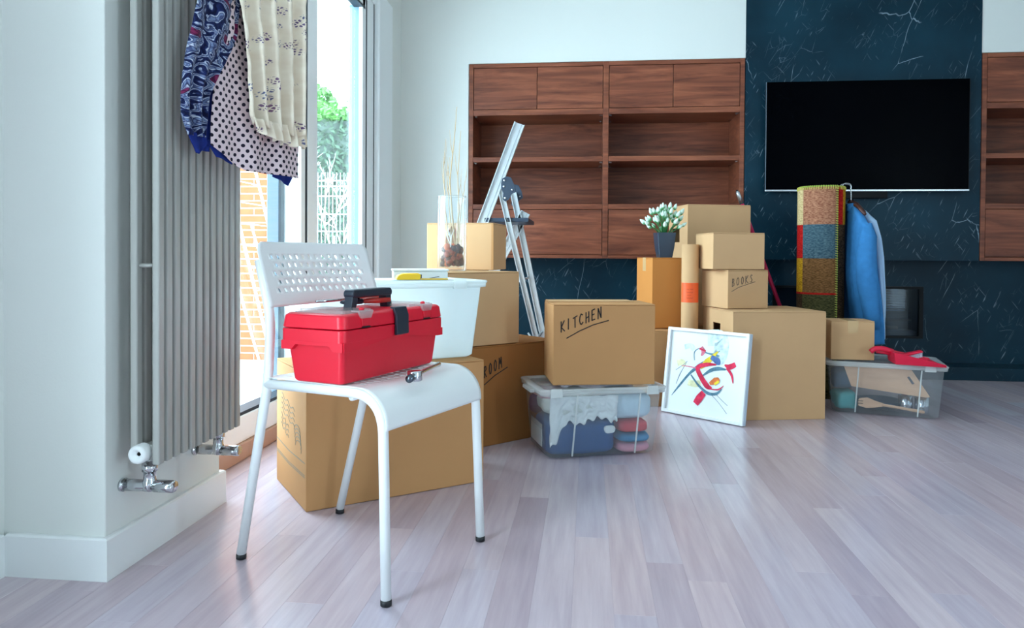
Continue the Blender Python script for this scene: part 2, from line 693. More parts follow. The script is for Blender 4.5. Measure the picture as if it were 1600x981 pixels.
def base_board(name, pts, h=0.098, t=0.014):
    """skirting following pts (outer face), square with a small rounded top"""
    V, F = [], []
    for i, (x, y, nx, ny) in enumerate(pts):
        V += [(x, y, 0), (x, y, h - 0.004), (x - nx * 0.004, y - ny * 0.004, h), (x - nx * t, y - ny * t, h), (x - nx * t, y - ny * t, 0)]
    for i in range(len(pts) - 1):
        for j in range(5):
            F.append((i * 5 + j, i * 5 + (j + 1) % 5, (i + 1) * 5 + (j + 1) % 5, (i + 1) * 5 + j))
    F.append((0, 1, 2, 3, 4))
    e = (len(pts) - 1) * 5
    F.append((e + 4, e + 3, e + 2, e + 1, e))
    return struct(mesh(name, V, F, M_skirt))


base_board('baseboard_left', [(-1.338, 1.531, 0, -1), (-1.086, 1.531, 1, -1), (-1.086, 2.075, 1, 1), (-1.245, 2.075, 0, 1)])
base_board('baseboard_return', [(-1.338, 0.60, 1, 0), (-1.338, 1.531, 1, 0)])

# ---- window wall: frames, gaskets, glass
win = struct(bpy.data.objects.new('window_1', None))
COL.objects.link(win)
WX0, WX1 = -1.345, -1.265
M_frame = mat('white_window_frame', rgb(240, 244, 246), 0.3)
box('bottom_rail', WX0, -1.255, 2.062, 4.15, 0.062, 0.158, M_frame, win, 0.004)
box('bottom_gasket', WX0 + 0.02, -1.262, 2.064, 3.09, 0.158, 0.170, M_gasket, win)
box('bottom_bead', WX0 + 0.02, -1.27, 3.27, 3.95, 0.158, 0.205, M_frame, win, 0.003)
box('head_rail', WX0, -1.255, 2.062, 4.15, 2.215, 2.30, M_frame, win, 0.004)
box('sash_top', WX0, WX1, 3.27, 3.99, 2.145, 2.212, M_frame, win, 0.003)
box('sash_top_gasket', WX0 + 0.03, WX1 + 0.002, 3.28, 3.985, 2.133, 2.146, M_gasket, win)
box('mullion_stile', WX0, WX1, 3.160, 3.273, 0.158, 2.22, M_frame, win, 0.004)
box('mullion_gasket', WX0 + 0.02, WX1 - 0.004, 3.134, 3.160, 0.160, 2.215, M_gasket, win)
box('neighbour_stile', WX0, WX1 - 0.002, 3.085, 3.134, 0.160, 2.215, M_frame, win, 0.004)
box('shade_toned_frame_step', -1.40, -1.345, 3.03, 3.10, 0.10, 2.22, M_greymetal_shade, win, 0.003)  # slate colour paints in the shade on the frame's side face
box('sash_stile', -1.288, WX1, 3.945, 4.006, 0.158, 2.215, M_frame, win, 0.004)
box('sash_stile_outer', WX0, -1.288, 3.947, 4.006, 0.158, 2.215, mat('dimmed_frame_side', rgb(104, 134, 146), 0.5), win, 0.003)  # stile side coloured darker to hold back the sky's glare on it
box('sash_gasket', WX0 + 0.02, WX1 + 0.0005, 4.006, 4.024, 0.160, 2.215, M_gasket, win)
box('frame_stile', WX0, WX1 + 0.004, 4.024, 4.138, 0.10, 2.22, M_frame, win, 0.004)
box('frame_gasket', WX0 + 0.02, WX1 + 0.004, 4.138, 4.152, 0.10, 2.22, M_gasket, win)
box('casing', -1.40, -1.228, 4.152, 4.44, 0.0, 2.30, M_frame, win, 0.012)
box('left_stile', WX0, WX1, 2.062, 2.12, 0.158, 2.22, M_frame, win, 0.004)
box('pane', -1.314, -1.308, 2.12, 3.085, 0.165, 2.216, M_pane, win)
box('pane', -1.314, -1.308, 3.273, 3.945, 0.165, 2.146, M_pane, win)
box('sill', -1.40, -1.243, 2.076, 4.15, 0.0, 0.062, M_beige, win, 0.006)
# window handle hidden high on the mullion
# ---- back wall, with the niche for the shelves
wb = struct(box('wall_back', -1.42, -0.792, Y_BACK, 5.15, 0.0, Z_CEIL, M_wall))
struct(box('wall_back_upper', -0.792, 0.972, Y_BACK, 5.15, 2.003, Z_CEIL, M_wall))
struct(box('wall_back_right', 2.370, 4.60, Y_BACK, 5.15, 2.003, Z_CEIL, M_wall))
struct(box('wall_back_core', -0.792, 4.60, 5.10, 5.15, 0.0, 2.003, M_wall))
# marble chimney breast, low marble wall around the fireplace, plinth
mw = struct(box('wall_marble', 0.972, 2.370, Y_BACK - 0.004, 5.10, Z_SOF, Z_CEIL, M_marble))
FX0, FX1, FZ0, FZ1 = 1.20, 2.139, 0.232, 0.566
lw = MB()
lw.box(-0.792, FX0, 4.90, 5.10, 0.0, Z_SOF)
lw.box(FX1, 4.60, 4.90, 5.10, 0.0, Z_SOF)
lw.box(FX0, FX1, 4.90, 5.10, 0.0, FZ0)
lw.box(FX0, FX1, 4.90, 5.10, FZ1, Z_SOF)
struct(lw.build('wall_marble_low', M_marble))
struct(box('trim_1', -0.792, 4.60, Y_BACK, 4.90, 0.0, 0.080, M_marble, bevel=0.003))

# ================================================================== WALNUT SHELVES


def shelf_unit(label, x0, x1, xm):
    t = thing('shelf_unit', label, 'shelf', (x0, Y_BACK, Z_SOF))
    W, Hh, D = x1 - x0, 2.000 - Z_SOF, 0.36
    Xm = xm - x0
    zz = lambda z: z - Z_SOF
    st = 0.030
    box('back_panel', 0.004, W - 0.004, D - 0.012, D, 0.004, Hh - 0.004, M_walnut, t)
    box('side_panel', 0.002, st, -0.006, D - 0.012, 0.0, Hh, M_walnut, t, 0.002)
    box('side_panel', W - st, W - 0.002, -0.006, D - 0.012, 0.0, Hh, M_walnut, t, 0.002)
    box('middle_panel', Xm - 0.018, Xm + 0.018, -0.006, D - 0.012, 0.0, Hh, M_walnut, t, 0.002)
    for a, b in ((st, Xm - 0.018), (Xm + 0.018, W - st)):
        box('top_board', a, b, -0.006, D - 0.012, Hh - 0.026, Hh, M_walnut, t, 0.002)
        box('bottom_board', a, b, -0.006, D - 0.012, 0.0, 0.022, M_walnut, t, 0.002)
        for z0, z1 in ((1.663, 1.700), (1.360, 1.392), (1.052, 1.085)):
            sh = box('shelf_board', a, b, -0.004, D - 0.012, zz(z0), zz(z1), M_walnut, t, 0.002)
            for px in (a + 0.012, b - 0.012):
                for py in (0.03, 0.25):
                    box('shelf_pin', px - 0.008, px + 0.008, py, py + 0.016, zz(z0) - 0.005, zz(z0) - 0.0002, M_chrome, sh)
        mid = (a + b) / 2 - 0.004
        for c, d in ((a + 0.003, mid - 0.0015), (mid + 0.0015, b - 0.003)):
            box('door', c, d, -0.002, 0.016, zz(1.703), Hh - 0.029, M_walnut, t, 0.0015)
        box('drop_front', a + 0.003, b - 0.003, -0.002, 0.016, 0.025, zz(1.049), M_walnut, t, 0.0015)
    return t


shelf_unit('walnut wall shelf unit with two bays, left of the black television', -0.790, 0.970, 0.102)
shelf_unit('walnut wall shelf unit cut off by the right edge of the photo', 2.372, 4.13, 3.25)

# ================================================================== TELEVISION
M_steelbez = mat('dim_bezel', rgb(110, 122, 134), 0.4, metal=0.5)
tv = thing('television', 'large flat black television on the dark marble chimney breast', 'television', (1.0825, 4.63, 1.160))
box('housing', 0.01, 1.184, 0.012, 0.06, 0.01, 0.664, M_blackplastic, tv, 0.004)
box('screen', 0.005, 1.189, 0.002, 0.013, 0.008, 0.672, M_tvblack, tv, 0.001)
box('bottom_bezel', 0.0, 1.194, -0.002, 0.014, -0.004, 0.008, M_silver, tv, 0.002)
box('side_bezel', 0.002, 0.005, 0.0, 0.014, 0.008, 0.672, M_steelbez, tv, 0.001)
box('side_bezel', 1.189, 1.192, 0.0, 0.014, 0.008, 0.672, M_blackplastic, tv, 0.001)
box('sensor_box', 0.46, 0.73, 0.012, 0.05, -0.045, -0.004, M_blackplastic, tv, 0.003)
box('wall_bracket', 0.35, 0.85, 0.06, 0.0655, 0.15, 0.5, M_blackplastic, tv)

# ================================================================== FIREPLACE
fp = thing('fireplace', 'built-in glass-fronted fireplace with logs low in the dark marble wall', 'fireplace', (FX0, 4.90, FZ0))
fw, fh = FX1 - FX0, FZ1 - FZ0
M_fire = mat('firebox_steel', rgb(15, 25, 35), 0.6)
fb = MB()
fb.box(0.004, fw - 0.004, 0.19, 0.196, 0.004, fh - 0.004)
fb.box(0.004, fw - 0.004, 0.0, 0.19, 0.002, 0.010)
fb.box(0.004, fw - 0.004, 0.0, 0.19, fh - 0.010, fh - 0.002)
fb.box(0.002, 0.010, 0.0, 0.19, 0.010, fh - 0.010)
fb.box(fw - 0.010, fw - 0.002, 0.0, 0.19, 0.010, fh - 0.010)
fb.build('firebox', M_fire, fp)
fr = MB()
fr.box(0.0005, 0.026, -0.006, 0.02, 0.0005, fh - 0.0005)
fr.box(fw - 0.026, fw - 0.0005, -0.006, 0.02, 0.0005, fh - 0.0005)
fr.box(0.026, fw - 0.026, -0.006, 0.02, 0.0005, 0.014)
fr.box(0.026, fw - 0.026, -0.006, 0.02, fh - 0.016, fh - 0.0005)
fr.build('frame', M_blackplastic, fp)
box('glass_pane', 0.026, fw - 0.026, 0.004, 0.008, 0.014, fh - 0.016, clear_mat('fire_glass', (0.62, 0.72, 0.80, 1), (0.05, 0.10, 0.15, 1), 0.04, 0.05, 0.3), fp)
M_slat = mat('slat_steel', rgb(70, 92, 110), 0.4)
for i in range(9):
    box('slat', fw * 0.62, fw - 0.05, 0.150, 0.186, 0.165 + i * 0.017, 0.173 + i * 0.017, M_slat, fp)
box('ember_shelf', 0.03, fw - 0.03, 0.03, 0.18, 0.0105, 0.045, M_fire, fp, 0.004)
box('crossbar', 0.03, fw - 0.03, 0.09, 0.105, 0.105, 0.120, M_blackplastic, fp, 0.003)
M_log = mat('pale_log', rgb(206, 160, 104), 0.8, var=0.3, scale=14)
M_logd = mat('charred_log', rgb(120, 92, 74), 0.9, var=0.3, scale=14)
for i, (lx, ly, ll, lr, ang) in enumerate(((0.50, 0.07, 0.16, 0.013, 6), (0.62, 0.06, 0.15, 0.015, -10), (0.72, 0.08, 0.2, 0.012, 5), (0.68, 0.12, 0.22, 0.014, -6), (0.36, 0.08, 0.2, 0.014, 8), (0.2, 0.09, 0.2, 0.014, -7))):
    a = radians(ang)
    tube('log', [(lx - ll / 2 * cos(a), ly - ll / 2 * sin(a), 0.062), (lx, ly, 0.063), (lx + ll / 2 * cos(a), ly + ll / 2 * sin(a), 0.060)], [lr, lr * 1.1, lr * 0.85], M_log if i < 2 else M_logd, fp, 8)

# ================================================================== RADIATOR
rad = thing('radiator', 'tall grey vertical tube radiator on the left wall', 'radiator', (-1.10, 1.562, 0.0))
NT, RY = 12, 0.402
RZ0, RZ1 = 0.262, 1.80
pit = RY / NT
tm = None
for r, xx in ((0, 0.112), (1, 0.058)):
    for i in range(NT):
        if tm is None:
            first = box('tube', -0.009, 0.009, 0.0, 0.0228, RZ0, RZ1, M_rad, rad, 0.004)
            tm = first
            o = first
        else:
            o = tm.copy()
            link(o, rad)
        o.location = (xx, i * pit, 0.0)
box('collector_bar', 0.066, 0.104, 0.012, RY - 0.012, RZ0 + 0.006, RZ0 + 0.044, M_rad, rad, 0.006)
box('collector_bar', 0.066, 0.104, 0.012, RY - 0.012, RZ1 - 0.05, RZ1 - 0.012, M_rad, rad, 0.006)
for z in (0.722, 1.66):
    tube('spacer_bar', [(0.066, 0.012, z), (0.104, 0.012, z)], 0.005, M_rad, rad, 8)
    tube('spacer_bar', [(0.066, RY - 0.020, z), (0.104, RY - 0.020, z)], 0.005, M_rad, rad, 8)
    box('wall_bracket', 0.0002, 0.050, RY / 2 - 0.012, RY / 2 + 0.012, z - 0.012, z + 0.012, M_rad, rad, 0.002)
# end plug of the lower collector
V, F = lathe_geo([(0.004, 0.010), (0.010, 0.0), (0.017, 0.0), (0.019, 0.006), (0.019, 0.03)], 20)
plug = mesh('end_plug', [(x, z, y) for x, y, z in V], [tuple(reversed(f)) for f in F], M_white, rad, smooth=True)
plug.location = (0.074, -0.014, RZ0 + 0.026)
plug.scale = (1.15, 1, 1.15)


def valve(name, yy):
    V, F = lathe_geo([(0.011, 0.0), (0.011, -0.012), (0.015, -0.013), (0.015, -0.030), (0.012, -0.031), (0.012, -0.05), (0.0145, -0.055), (0.0145, -0.075), (0.004, -0.08)], 18)
    b = mesh(name, V, F, M_chrome, rad, smooth=True)
    b.location = (0.070, yy, RZ0 + 0.004)
    b.scale = (1.18, 1.18, 1.0)
    V, F = tube_geo([(-0.0585, 0, -0.066), (-0.054, 0, -0.066), (-0.0535, 0, -0.066), (-0.05, 0, -0.066), (-0.0495, 0, -0.066), (-0.02, 0, -0.066), (0.0, 0, -0.066), (0.012, 0, -0.066), (0.0125, 0, -0.066), (0.05, 0, -0.066), (0.053, 0, -0.066)],
                    [0.016, 0.016, 0.010, 0.010, 0.014, 0.014, 0.0125, 0.0125, 0.0145, 0.0145, 0.0125], 18)
    mesh('valve_body', V, F, M_chrome, b, smooth=True)
    return b


valve('valve', 0.044)
valve('valve', RY - 0.040)

# ================================================================== GARMENTS ON THE RADIATOR
GU = Vector((0.36934, 0.9293, 0))
GN = Vector((0.9293, -0.36934, 0))
GA = Vector((-0.955, 1.58, 0))


def interp(tab, z):
    """tab: list of (z, s) from top to bottom"""
    if z >= tab[0][0]:
        return tab[0][1]
    for (z0, s0), (z1, s1) in zip(tab, tab[1:]):
        if z >= z1:
            t = (z0 - z) / (z0 - z1) if z0 != z1 else 0
            return s0 + (s1 - s0) * t
    return tab[-1][1]


def hanging(name, left, right, zt, zb, off, m, parent, fold, nf, nu=40, nv=70, bot=None, ph=0.0, seed=0):
    """cloth panel hanging in the garment plane; left/right: edge tables (z, s); bot(u): extra drop of the hem"""
    def f(u, v):
        zb_u = zb + (bot(u) if bot else 0.0)
        z = zt + (zb_u - zt) * v
        sl, sr = interp(left, z), interp(right, z)
        s = sl + (sr - sl) * u
        n1 = noise.noise(Vector((s * 9 + seed, z * 3.0, seed * 1.7)))
        d = off + fold * sin(u * nf * 2 * pi + ph + n1 * 2.0) * (0.45 + 0.55 * v) + 0.010 * n1 + 0.004 * noise.noise(Vector((s * 40, z * 30, seed)))
        p = GA + GU * s + GN * d
        return (p.x, p.y, z)

    def uvf(u, v):
        zb_u = zb + (bot(u) if bot else 0.0)
        z = zt + (zb_u - zt) * v
        return (interp(left, z) + (interp(right, z) - interp(left, z)) * u, z)
    return grid(name, f, nu, nv, m, parent, solid=0.0016, uvf=uvf)


def uv_nodes(name):
    m, nt, p = base_mat(name)
    N, L = nt.nodes, nt.links
    uv = N.new('ShaderNodeUVMap')
    p.inputs['Roughness'].default_value = 0.85
    p.inputs['Specular IOR Level'].default_value = 0.15
    p.inputs['Sheen Weight'].default_value = 0.1
    return m, N, L, p, uv


def polka_material():
    m, N, L, p, uv = uv_nodes('pink_polka_cotton')
    outs = []
    for off in ((0, 0), (0.5, 0.5)):
        mp = N.new('ShaderNodeMapping')
        mp.inputs['Scale'].default_value = (1 / 0.0215, 1 / 0.0260, 1)
        mp.inputs['Location'].default_value = (off[0], off[1], 0)
        L.new(uv.outputs[0], mp.inputs['Vector'])
        fr = N.new('ShaderNodeVectorMath')
        fr.operation = 'FRACTION'
        L.new(mp.outputs[0], fr.inputs[0])
        sb = N.new('ShaderNodeVectorMath')
        sb.operation = 'SUBTRACT'
        sb.inputs[1].default_value = (0.5, 0.5, 0)
        L.new(fr.outputs[0], sb.inputs[0])
        sm = N.new('ShaderNodeVectorMath')
        sm.operation = 'MULTIPLY'
        sm.inputs[1].default_value = (1.0, 1.21, 0)
        L.new(sb.outputs[0], sm.inputs[0])
        ln = N.new('ShaderNodeVectorMath')
        ln.operation = 'LENGTH'
        L.new(sm.outputs[0], ln.inputs[0])
        outs.append(ln.outputs['Value'])
    mn = N.new('ShaderNodeMath')
    mn.operation = 'MINIMUM'
    L.new(outs[0], mn.inputs[0])
    L.new(outs[1], mn.inputs[1])
    r = ramp(N, [(0.20, rgb(30, 26, 44)), (0.235, rgb(222, 200, 204))])
    L.new(mn.outputs[0], r.inputs['Fac'])
    L.new(r.outputs[0], p.inputs['Base Color'])
    return m


def paisley_material():
    m, N, L, p, uv = uv_nodes('navy_paisley_silk')
    nz = N.new('ShaderNodeTexNoise')
    nz.inputs['Scale'].default_value = 14
    nz.inputs['Detail'].default_value = 2
    L.new(uv.outputs[0], nz.inputs['Vector'])
    mx = N.new('ShaderNodeMix')
    mx.data_type = 'VECTOR'
    mx.inputs['Factor'].default_value = 0.10
    L.new(uv.outputs[0], mx.inputs['A'])
    L.new(nz.outputs['Color'], mx.inputs['B'])
    vo = N.new('ShaderNodeTexVoronoi')
    vo.inputs['Scale'].default_value = 22
    L.new(mx.outputs['Result'], vo.inputs['Vector'])
    sn = N.new('ShaderNodeMath')
    sn.operation = 'MULTIPLY'
    sn.inputs[1].default_value = 21.0
    L.new(vo.outputs['Distance'], sn.inputs[0])
    s2 = N.new('ShaderNodeMath')
    s2.operation = 'SINE'
    L.new(sn.outputs[0], s2.inputs[0])
    mr = N.new('ShaderNodeMath')
    mr.operation = 'MULTIPLY_ADD'
    mr.inputs[1].default_value = 0.5
    mr.inputs[2].default_value = 0.5
    L.new(s2.outputs[0], mr.inputs[0])
    r = ramp(N, [(0.0, rgb(18, 26, 66)), (0.40, rgb(34, 48, 100)), (0.48, rgb(150, 164, 190)), (0.76, rgb(190, 196, 208)), (0.84, rgb(40, 50, 92)), (1.0, rgb(110, 126, 160))])
    L.new(mr.outputs[0], r.inputs['Fac'])
    # maroon accents in some cells
    sp = N.new('ShaderNodeSeparateColor')
    L.new(vo.outputs['Color'], sp.inputs[0])
    ra = ramp(N, [(0.74, (0, 0, 0, 1)), (0.76, (1, 1, 1, 1))])
    L.new(sp.outputs[0], ra.inputs['Fac'])
    rd = ramp(N, [(0.25, (1, 1, 1, 1)), (0.32, (0, 0, 0, 1))])
    L.new(vo.outputs['Distance'], rd.inputs['Fac'])
    mu = N.new('ShaderNodeMath')
    mu.operation = 'MULTIPLY'
    L.new(ra.outputs[0], mu.inputs[0])
    L.new(rd.outputs[0], mu.inputs[1])
    mc = N.new('ShaderNodeMix')
    mc.data_type = 'RGBA'
    L.new(mu.outputs[0], mc.inputs['Factor'])
    L.new(r.outputs[0], mc.inputs['A'])
    mc.inputs['B'].default_value = rgb(112, 34, 74)
    # fine line work
    v2 = N.new('ShaderNodeTexVoronoi')
    v2.feature = 'DISTANCE_TO_EDGE'
    v2.inputs['Scale'].default_value = 95
    L.new(mx.outputs['Result'], v2.inputs['Vector'])
    r2 = ramp(N, [(0.05, (0.12, 0.14, 0.32, 1)), (0.13, (1, 1, 1, 1))])
    L.new(v2.outputs['Distance'], r2.inputs['Fac'])
    m2 = N.new('ShaderNodeMix')
    m2.data_type = 'RGBA'
    m2.blend_type = 'MULTIPLY'
    m2.inputs['Factor'].default_value = 0.75
    L.new(mc.outputs['Result'], m2.inputs['A'])
    L.new(r2.outputs[0], m2.inputs['B'])
    L.new(m2.outputs['Result'], p.inputs['Base Color'])
    return m


def floral_material():
    m, N, L, p, uv = uv_nodes('cream_floral_cotton')
    vo = N.new('ShaderNodeTexVoronoi')
    vo.inputs['Scale'].default_value = 28
    L.new(uv.outputs[0], vo.inputs['Vector'])
    rd = ramp(N, [(0.30, (1, 1, 1, 1)), (0.36, (0, 0, 0, 1))])
    L.new(vo.outputs['Distance'], rd.inputs['Fac'])
    nz = N.new('ShaderNodeTexVoronoi')
    nz.feature = 'DISTANCE_TO_EDGE'
    nz.inputs['Scale'].default_value = 150
    L.new(uv.outputs[0], nz.inputs['Vector'])
    rn = ramp(N, [(0.10, (0, 0, 0, 1)), (0.22, (1, 1, 1, 1))])
    L.new(nz.outputs['Distance'], rn.inputs['Fac'])
    mu = N.new('ShaderNodeMath')
    mu.operation = 'MULTIPLY'
    L.new(rd.outputs[0], mu.inputs[0])
    L.new(rn.outputs[0], mu.inputs[1])
    sp = N.new('ShaderNodeSeparateColor')
    L.new(vo.outputs['Color'], sp.inputs[0])
    rc = ramp(N, [(0.0, rgb(104, 70, 112)), (0.45, rgb(96, 104, 138)), (0.7, rgb(136, 84, 110)), (1.0, rgb(116, 112, 128))])
    L.new(sp.outputs[0], rc.inputs['Fac'])
    n2 = N.new('ShaderNodeTexNoise')
    n2.inputs['Scale'].default_value = 30
    L.new(uv.outputs[0], n2.inputs['Vector'])
    rb = ramp(N, [(0.35, rgb(230, 214, 192)), (0.65, rgb(240, 228, 208))])
    L.new(n2.outputs['Fac'], rb.inputs['Fac'])
    mc = N.new('ShaderNodeMix')
    mc.data_type = 'RGBA'
    L.new(mu.outputs[0], mc.inputs['Factor'])
    L.new(rb.outputs[0], mc.inputs['A'])
    L.new(rc.outputs[0], mc.inputs['B'])
    L.new(mc.outputs['Result'], p.inputs['Base Color'])
    return m


M_navy = mat('navy_cloth', rgb(26, 42, 112), 0.8, spec=0.15, bump=0.05, bscale=300)
M_pais, M_polka, M_floral = paisley_material(), polka_material(), floral_material()

ZT = 1.84
g1 = thing('paisley_scarf', 'navy paisley scarf with a plain navy corner hanging on the radiator', 'scarf', (0, 0, 0))
hanging('scarf_cloth', [(ZT, 0.055), (1.355, 0.05), (1.253, 0.031), (1.161, 0.019), (1.071, 0.014), (1.03, 0.030)],
        [(ZT, 0.20), (1.39, 0.186), (1.292, 0.174), (1.234, 0.137), (1.18, 0.106), (1.129, 0.084), (1.03, 0.081)], ZT, 1.028, 0.012, M_pais, g1, 0.009, 2.0, 34, 90, seed=1)
hanging('navy_corner', [(1.036, 0.029), (1.009, 0.044), (0.990, 0.058)], [(1.036, 0.083), (1.012, 0.087), (0.990, 0.068)], 1.036, 0.989, 0.010, M_navy, g1, 0.006, 1.0, 14, 12, seed=1)
hanging('scarf_lining', [(ZT, 0.15), (1.20, 0.10), (1.13, 0.075), (1.00, 0.075)], [(ZT, 0.20), (1.20, 0.135), (1.10, 0.118), (1.00, 0.112)], ZT, 1.00, -0.016, M_navy, g1, 0.003, 1.0, 12, 30, seed=3)

g2 = thing('polka_dot_skirt', 'pale pink cloth with black polka dots and navy hem on the radiator', 'cloth', (0, 0, 0))
hanging('dotted_cloth', [(ZT, 0.17), (1.297, 0.150), (1.237, 0.133), (1.183, 0.110), (1.05, 0.106), (0.96, 0.104)],
        [(ZT, 0.40), (1.0, 0.402)], ZT, 1.015, -0.002, M_polka, g2, 0.006, 2.6, 60, 90, bot=lambda u: -0.052 * min(1, u / 0.36), ph=0.6, seed=5)
hanging('navy_hem', [(1.02, 0.106), (0.99, 0.130), (0.975, 0.150)], [(1.02, 0.18), (0.97, 0.18)], 1.03, 0.99, -0.012, M_navy, g2, 0.002, 1.0, 14, 8, bot=lambda u: -0.014 * u, seed=6)
hanging('navy_hem', [(1.0, 0.306), (0.94, 0.311)], [(1.0, 0.404), (0.985, 0.402), (0.940, 0.371)], 1.0, 0.958, -0.010, M_navy, g2, 0.003, 1.0, 16, 10, bot=lambda u: -0.019 * u, seed=7)

g3 = thing('floral_blouse', 'cream blouse with small mauve flowers and gathered cuff on the radiator', 'blouse', (0, 0, 0))
hanging('blouse_cloth', [(ZT, 0.15), (1.379, 0.156), (1.305, 0.172), (1.226, 0.179), (1.10, 0.190), (1.07, 0.202)],
        [(ZT, 0.385), (1.37, 0.378), (1.19, 0.376), (1.108, 0.374)], ZT, 1.092, 0.030, M_floral, g3, 0.017, 4.0, 90, 100, bot=lambda u: -0.022 * sin(min(1, u * 1.6) * pi / 2) + 0.004 * sin(u * 40), ph=1.2, seed=9)
hanging('ruffle', [(1.10, 0.192), (1.06, 0.206)], [(1.12, 0.386), (1.06, 0.392)], 1.094, 1.066, 0.038, M_floral, g3, 0.012, 7.0, 110, 14, bot=lambda u: -0.024 * sin(min(1, u * 1.6) * pi / 2) + 0.004 * sin(u * 33), ph=0.4, seed=11)

# ================================================================== WHITE CHAIR
# local frame: x across the seat (near side 0 .. far side 0.385), y from front to back
CH_YAW = atan2(0.92922, 0.36952)          # direction of local x in the room
chair = thing('chair', 'white metal chair with perforated backrest carrying the red toolbox', 'chair', (-0.424, 1.503, 0.0), CH_YAW)
CW = 0.385
TR = 0.0115
SEAT_Z = 0.458


def slot_plate(name, W, Hh, holes, fn, m, parent, thick=0.0016, nfront=5):
    """sheet W x Hh with slots; holes: (rows, cols, x0, x1, z0, z1, slot half length, slot half width, angle)"""
    rows, cols, x0, x1, z0, z1, hl, hw, ang = holes
    cw, chh = (x1 - x0) / cols, (z1 - z0) / rows
    V, F, idx = [], [], {}

    def vid(a, b):
        key = (round(a, 6), round(b, 6))
        if key not in idx:
            idx[key] = len(V)
            V.append(fn(a, b))
        return idx[key]

    def rect(a0, a1, b0, b1, na=1, nb=1):
        for i in range(na):
            for j in range(nb):
                p0, p1 = a0 + (a1 - a0) * i / na, a0 + (a1 - a0) * (i + 1) / na
                q0, q1 = b0 + (b1 - b0) * j / nb, b0 + (b1 - b0) * (j + 1) / nb
                F.append((vid(p0, q0), vid(p1, q0), vid(p1, q1), vid(p0, q1)))

    for r in range(rows):
        b0, b1 = z0 + r * chh, z0 + (r + 1) * chh
        shift = cw / 2 if r % 2 else 0.0
        n = cols - 1 if r % 2 else cols
        if shift:
            rect(x0, x0 + shift, b0, b1)
            rect(x1 - shift, x1, b0, b1)
        for c in range(n):
            a0 = x0 + shift + c * cw
            a1 = a0 + cw
            mx_, my_ = (a0 + a1) / 2, (b0 + b1) / 2
            outer = [(a0, b0), (mx_, b0), (a1, b0), (a1, my_), (a1, b1), (mx_, b1), (a0, b1), (a0, my_)]
            inner = []
            for (oa, ob) in outer:
                th = atan2((ob - my_) / chh, (oa - mx_) / cw)
                inner.append(th)
            io = [vid(*q) for q in outer]
            ii = []
            for th in inner:
                lx, lz = hw * cos(th), hl * sin(th)
                ii.append(vid(mx_ + lx * cos(ang) - lz * sin(ang), my_ + lx * sin(ang) + lz * cos(ang)))
            for q in range(8):
                F.append((io[q], io[(q + 1) % 8], ii[(q + 1) % 8], ii[q]))
    NA = cols * 2
    rect(0, x0, 0, z0, 3, nfront)
    rect(x1, W, 0, z0, 3, nfront)
    rect(0, x0, z1, Hh, 3, 5)
    rect(x1, W, z1, Hh, 3, 5)
    rect(x0, x1, 0, z0, NA, nfront)
    rect(x0, x1, z1, Hh, NA, 5)
    rect(0, x0, z0, z1, 3, rows)
    rect(x1, W, z0, z1, 3, rows)
    return mesh(name, V, F, m, parent, solid=thick, smooth=True)


# side frames: front leg and seat rail in one bent tube, back leg and back post in another
for side in (0, 1):
    xx = 0.0 if side == 0 else CW
    fx = -0.004 if side == 0 else CW + 0.010
    bx_ = 0.018 if side == 0 else CW - 0.008
    ox = 0.012 if side == 0 else CW - 0.012
    tube('front_leg', smooth_path([(fx, 0.0, 0.014), (xx, 0.014, SEAT_Z - 0.010), (xx, 0.354, SEAT_Z - 0.014)], 0.085, 14), TR, M_chairw, chair, 14)
    tube('back_leg', smooth_path([(bx_, 0.460, 0.014), (xx, 0.352, SEAT_Z - 0.01), (xx, 0.342, 0.60), (xx + (0.004 if side == 0 else -0.004), 0.385, 0.735)], 0.05, 8), TR, M_chairw, chair, 14)
    lathe('foot_cap', [(0.009, 0.0), (0.0125, 0.002), (0.0125, 0.012), (0.010, 0.015)], M_black, chair, 16).location = (fx, 0.0, 0.0)
    lathe('foot_cap', [(0.009, 0.0), (0.0125, 0.002), (0.0125, 0.012), (0.010, 0.015)], M_black, chair, 16).location = (bx_, 0.460, 0.0)
tube('rear_stretcher', [(0.0, 0.350, SEAT_Z - 0.022), (CW, 0.350, SEAT_Z - 0.022)], 0.008, M_chairw, chair, 10)
tube('front_stretcher', [(0.0, 0.10, SEAT_Z - 0.022), (CW, 0.10, SEAT_Z - 0.022)], 0.008, M_chairw, chair, 10)


def seat_pt(a, b):
    # b runs from the front lip (0) to the back (0.46); the lip bends down over the front legs
    R_ = 0.080
    arc = R_ * pi / 2
    dip = -0.006 * sin(pi * max(0, min(1, a / CW)))
    drop = 0.006
    a = a * (CW + 0.016) / CW - 0.008
    if b < drop:
        return (a, -0.001 + 0.010 * 0, SEAT_Z - R_ - (drop - b) + 0.002)
    if b < drop + arc:
        t = (b - drop) / R_
        return (a, R_ - R_ * cos(t) - 0.001, SEAT_Z - R_ + R_ * sin(t) + 0.002 + dip * (t / (pi / 2)))
    return (a, R_ + (b - drop - arc) - 0.001, SEAT_Z + 0.002 + dip)


slot_plate('seat', CW, 0.412, (9, 13, 0.035, CW - 0.035, 0.142, 0.387, 0.0085, 0.0055, 0.0), seat_pt, M_chairw, chair, 0.0016, 22)


def back_pt(a, b):
    u = a / 0.405
    bow = 0.022 * sin(pi * u)
    z = 0.625 + b
    y = 0.345 + (b + 0.0) * 0.33 + bow
    # rounded upper corners
    ctop = 0.03
    if b > 0.155 - ctop:
        q = (b - (0.155 - ctop)) / ctop
        sh = ctop * 0.6 * (1 - sqrt(max(0, 1 - q * q)))
        a = a + sh * (1 - 2 * u)
    return (a - 0.010, y - 0.012 + 0.0, z)


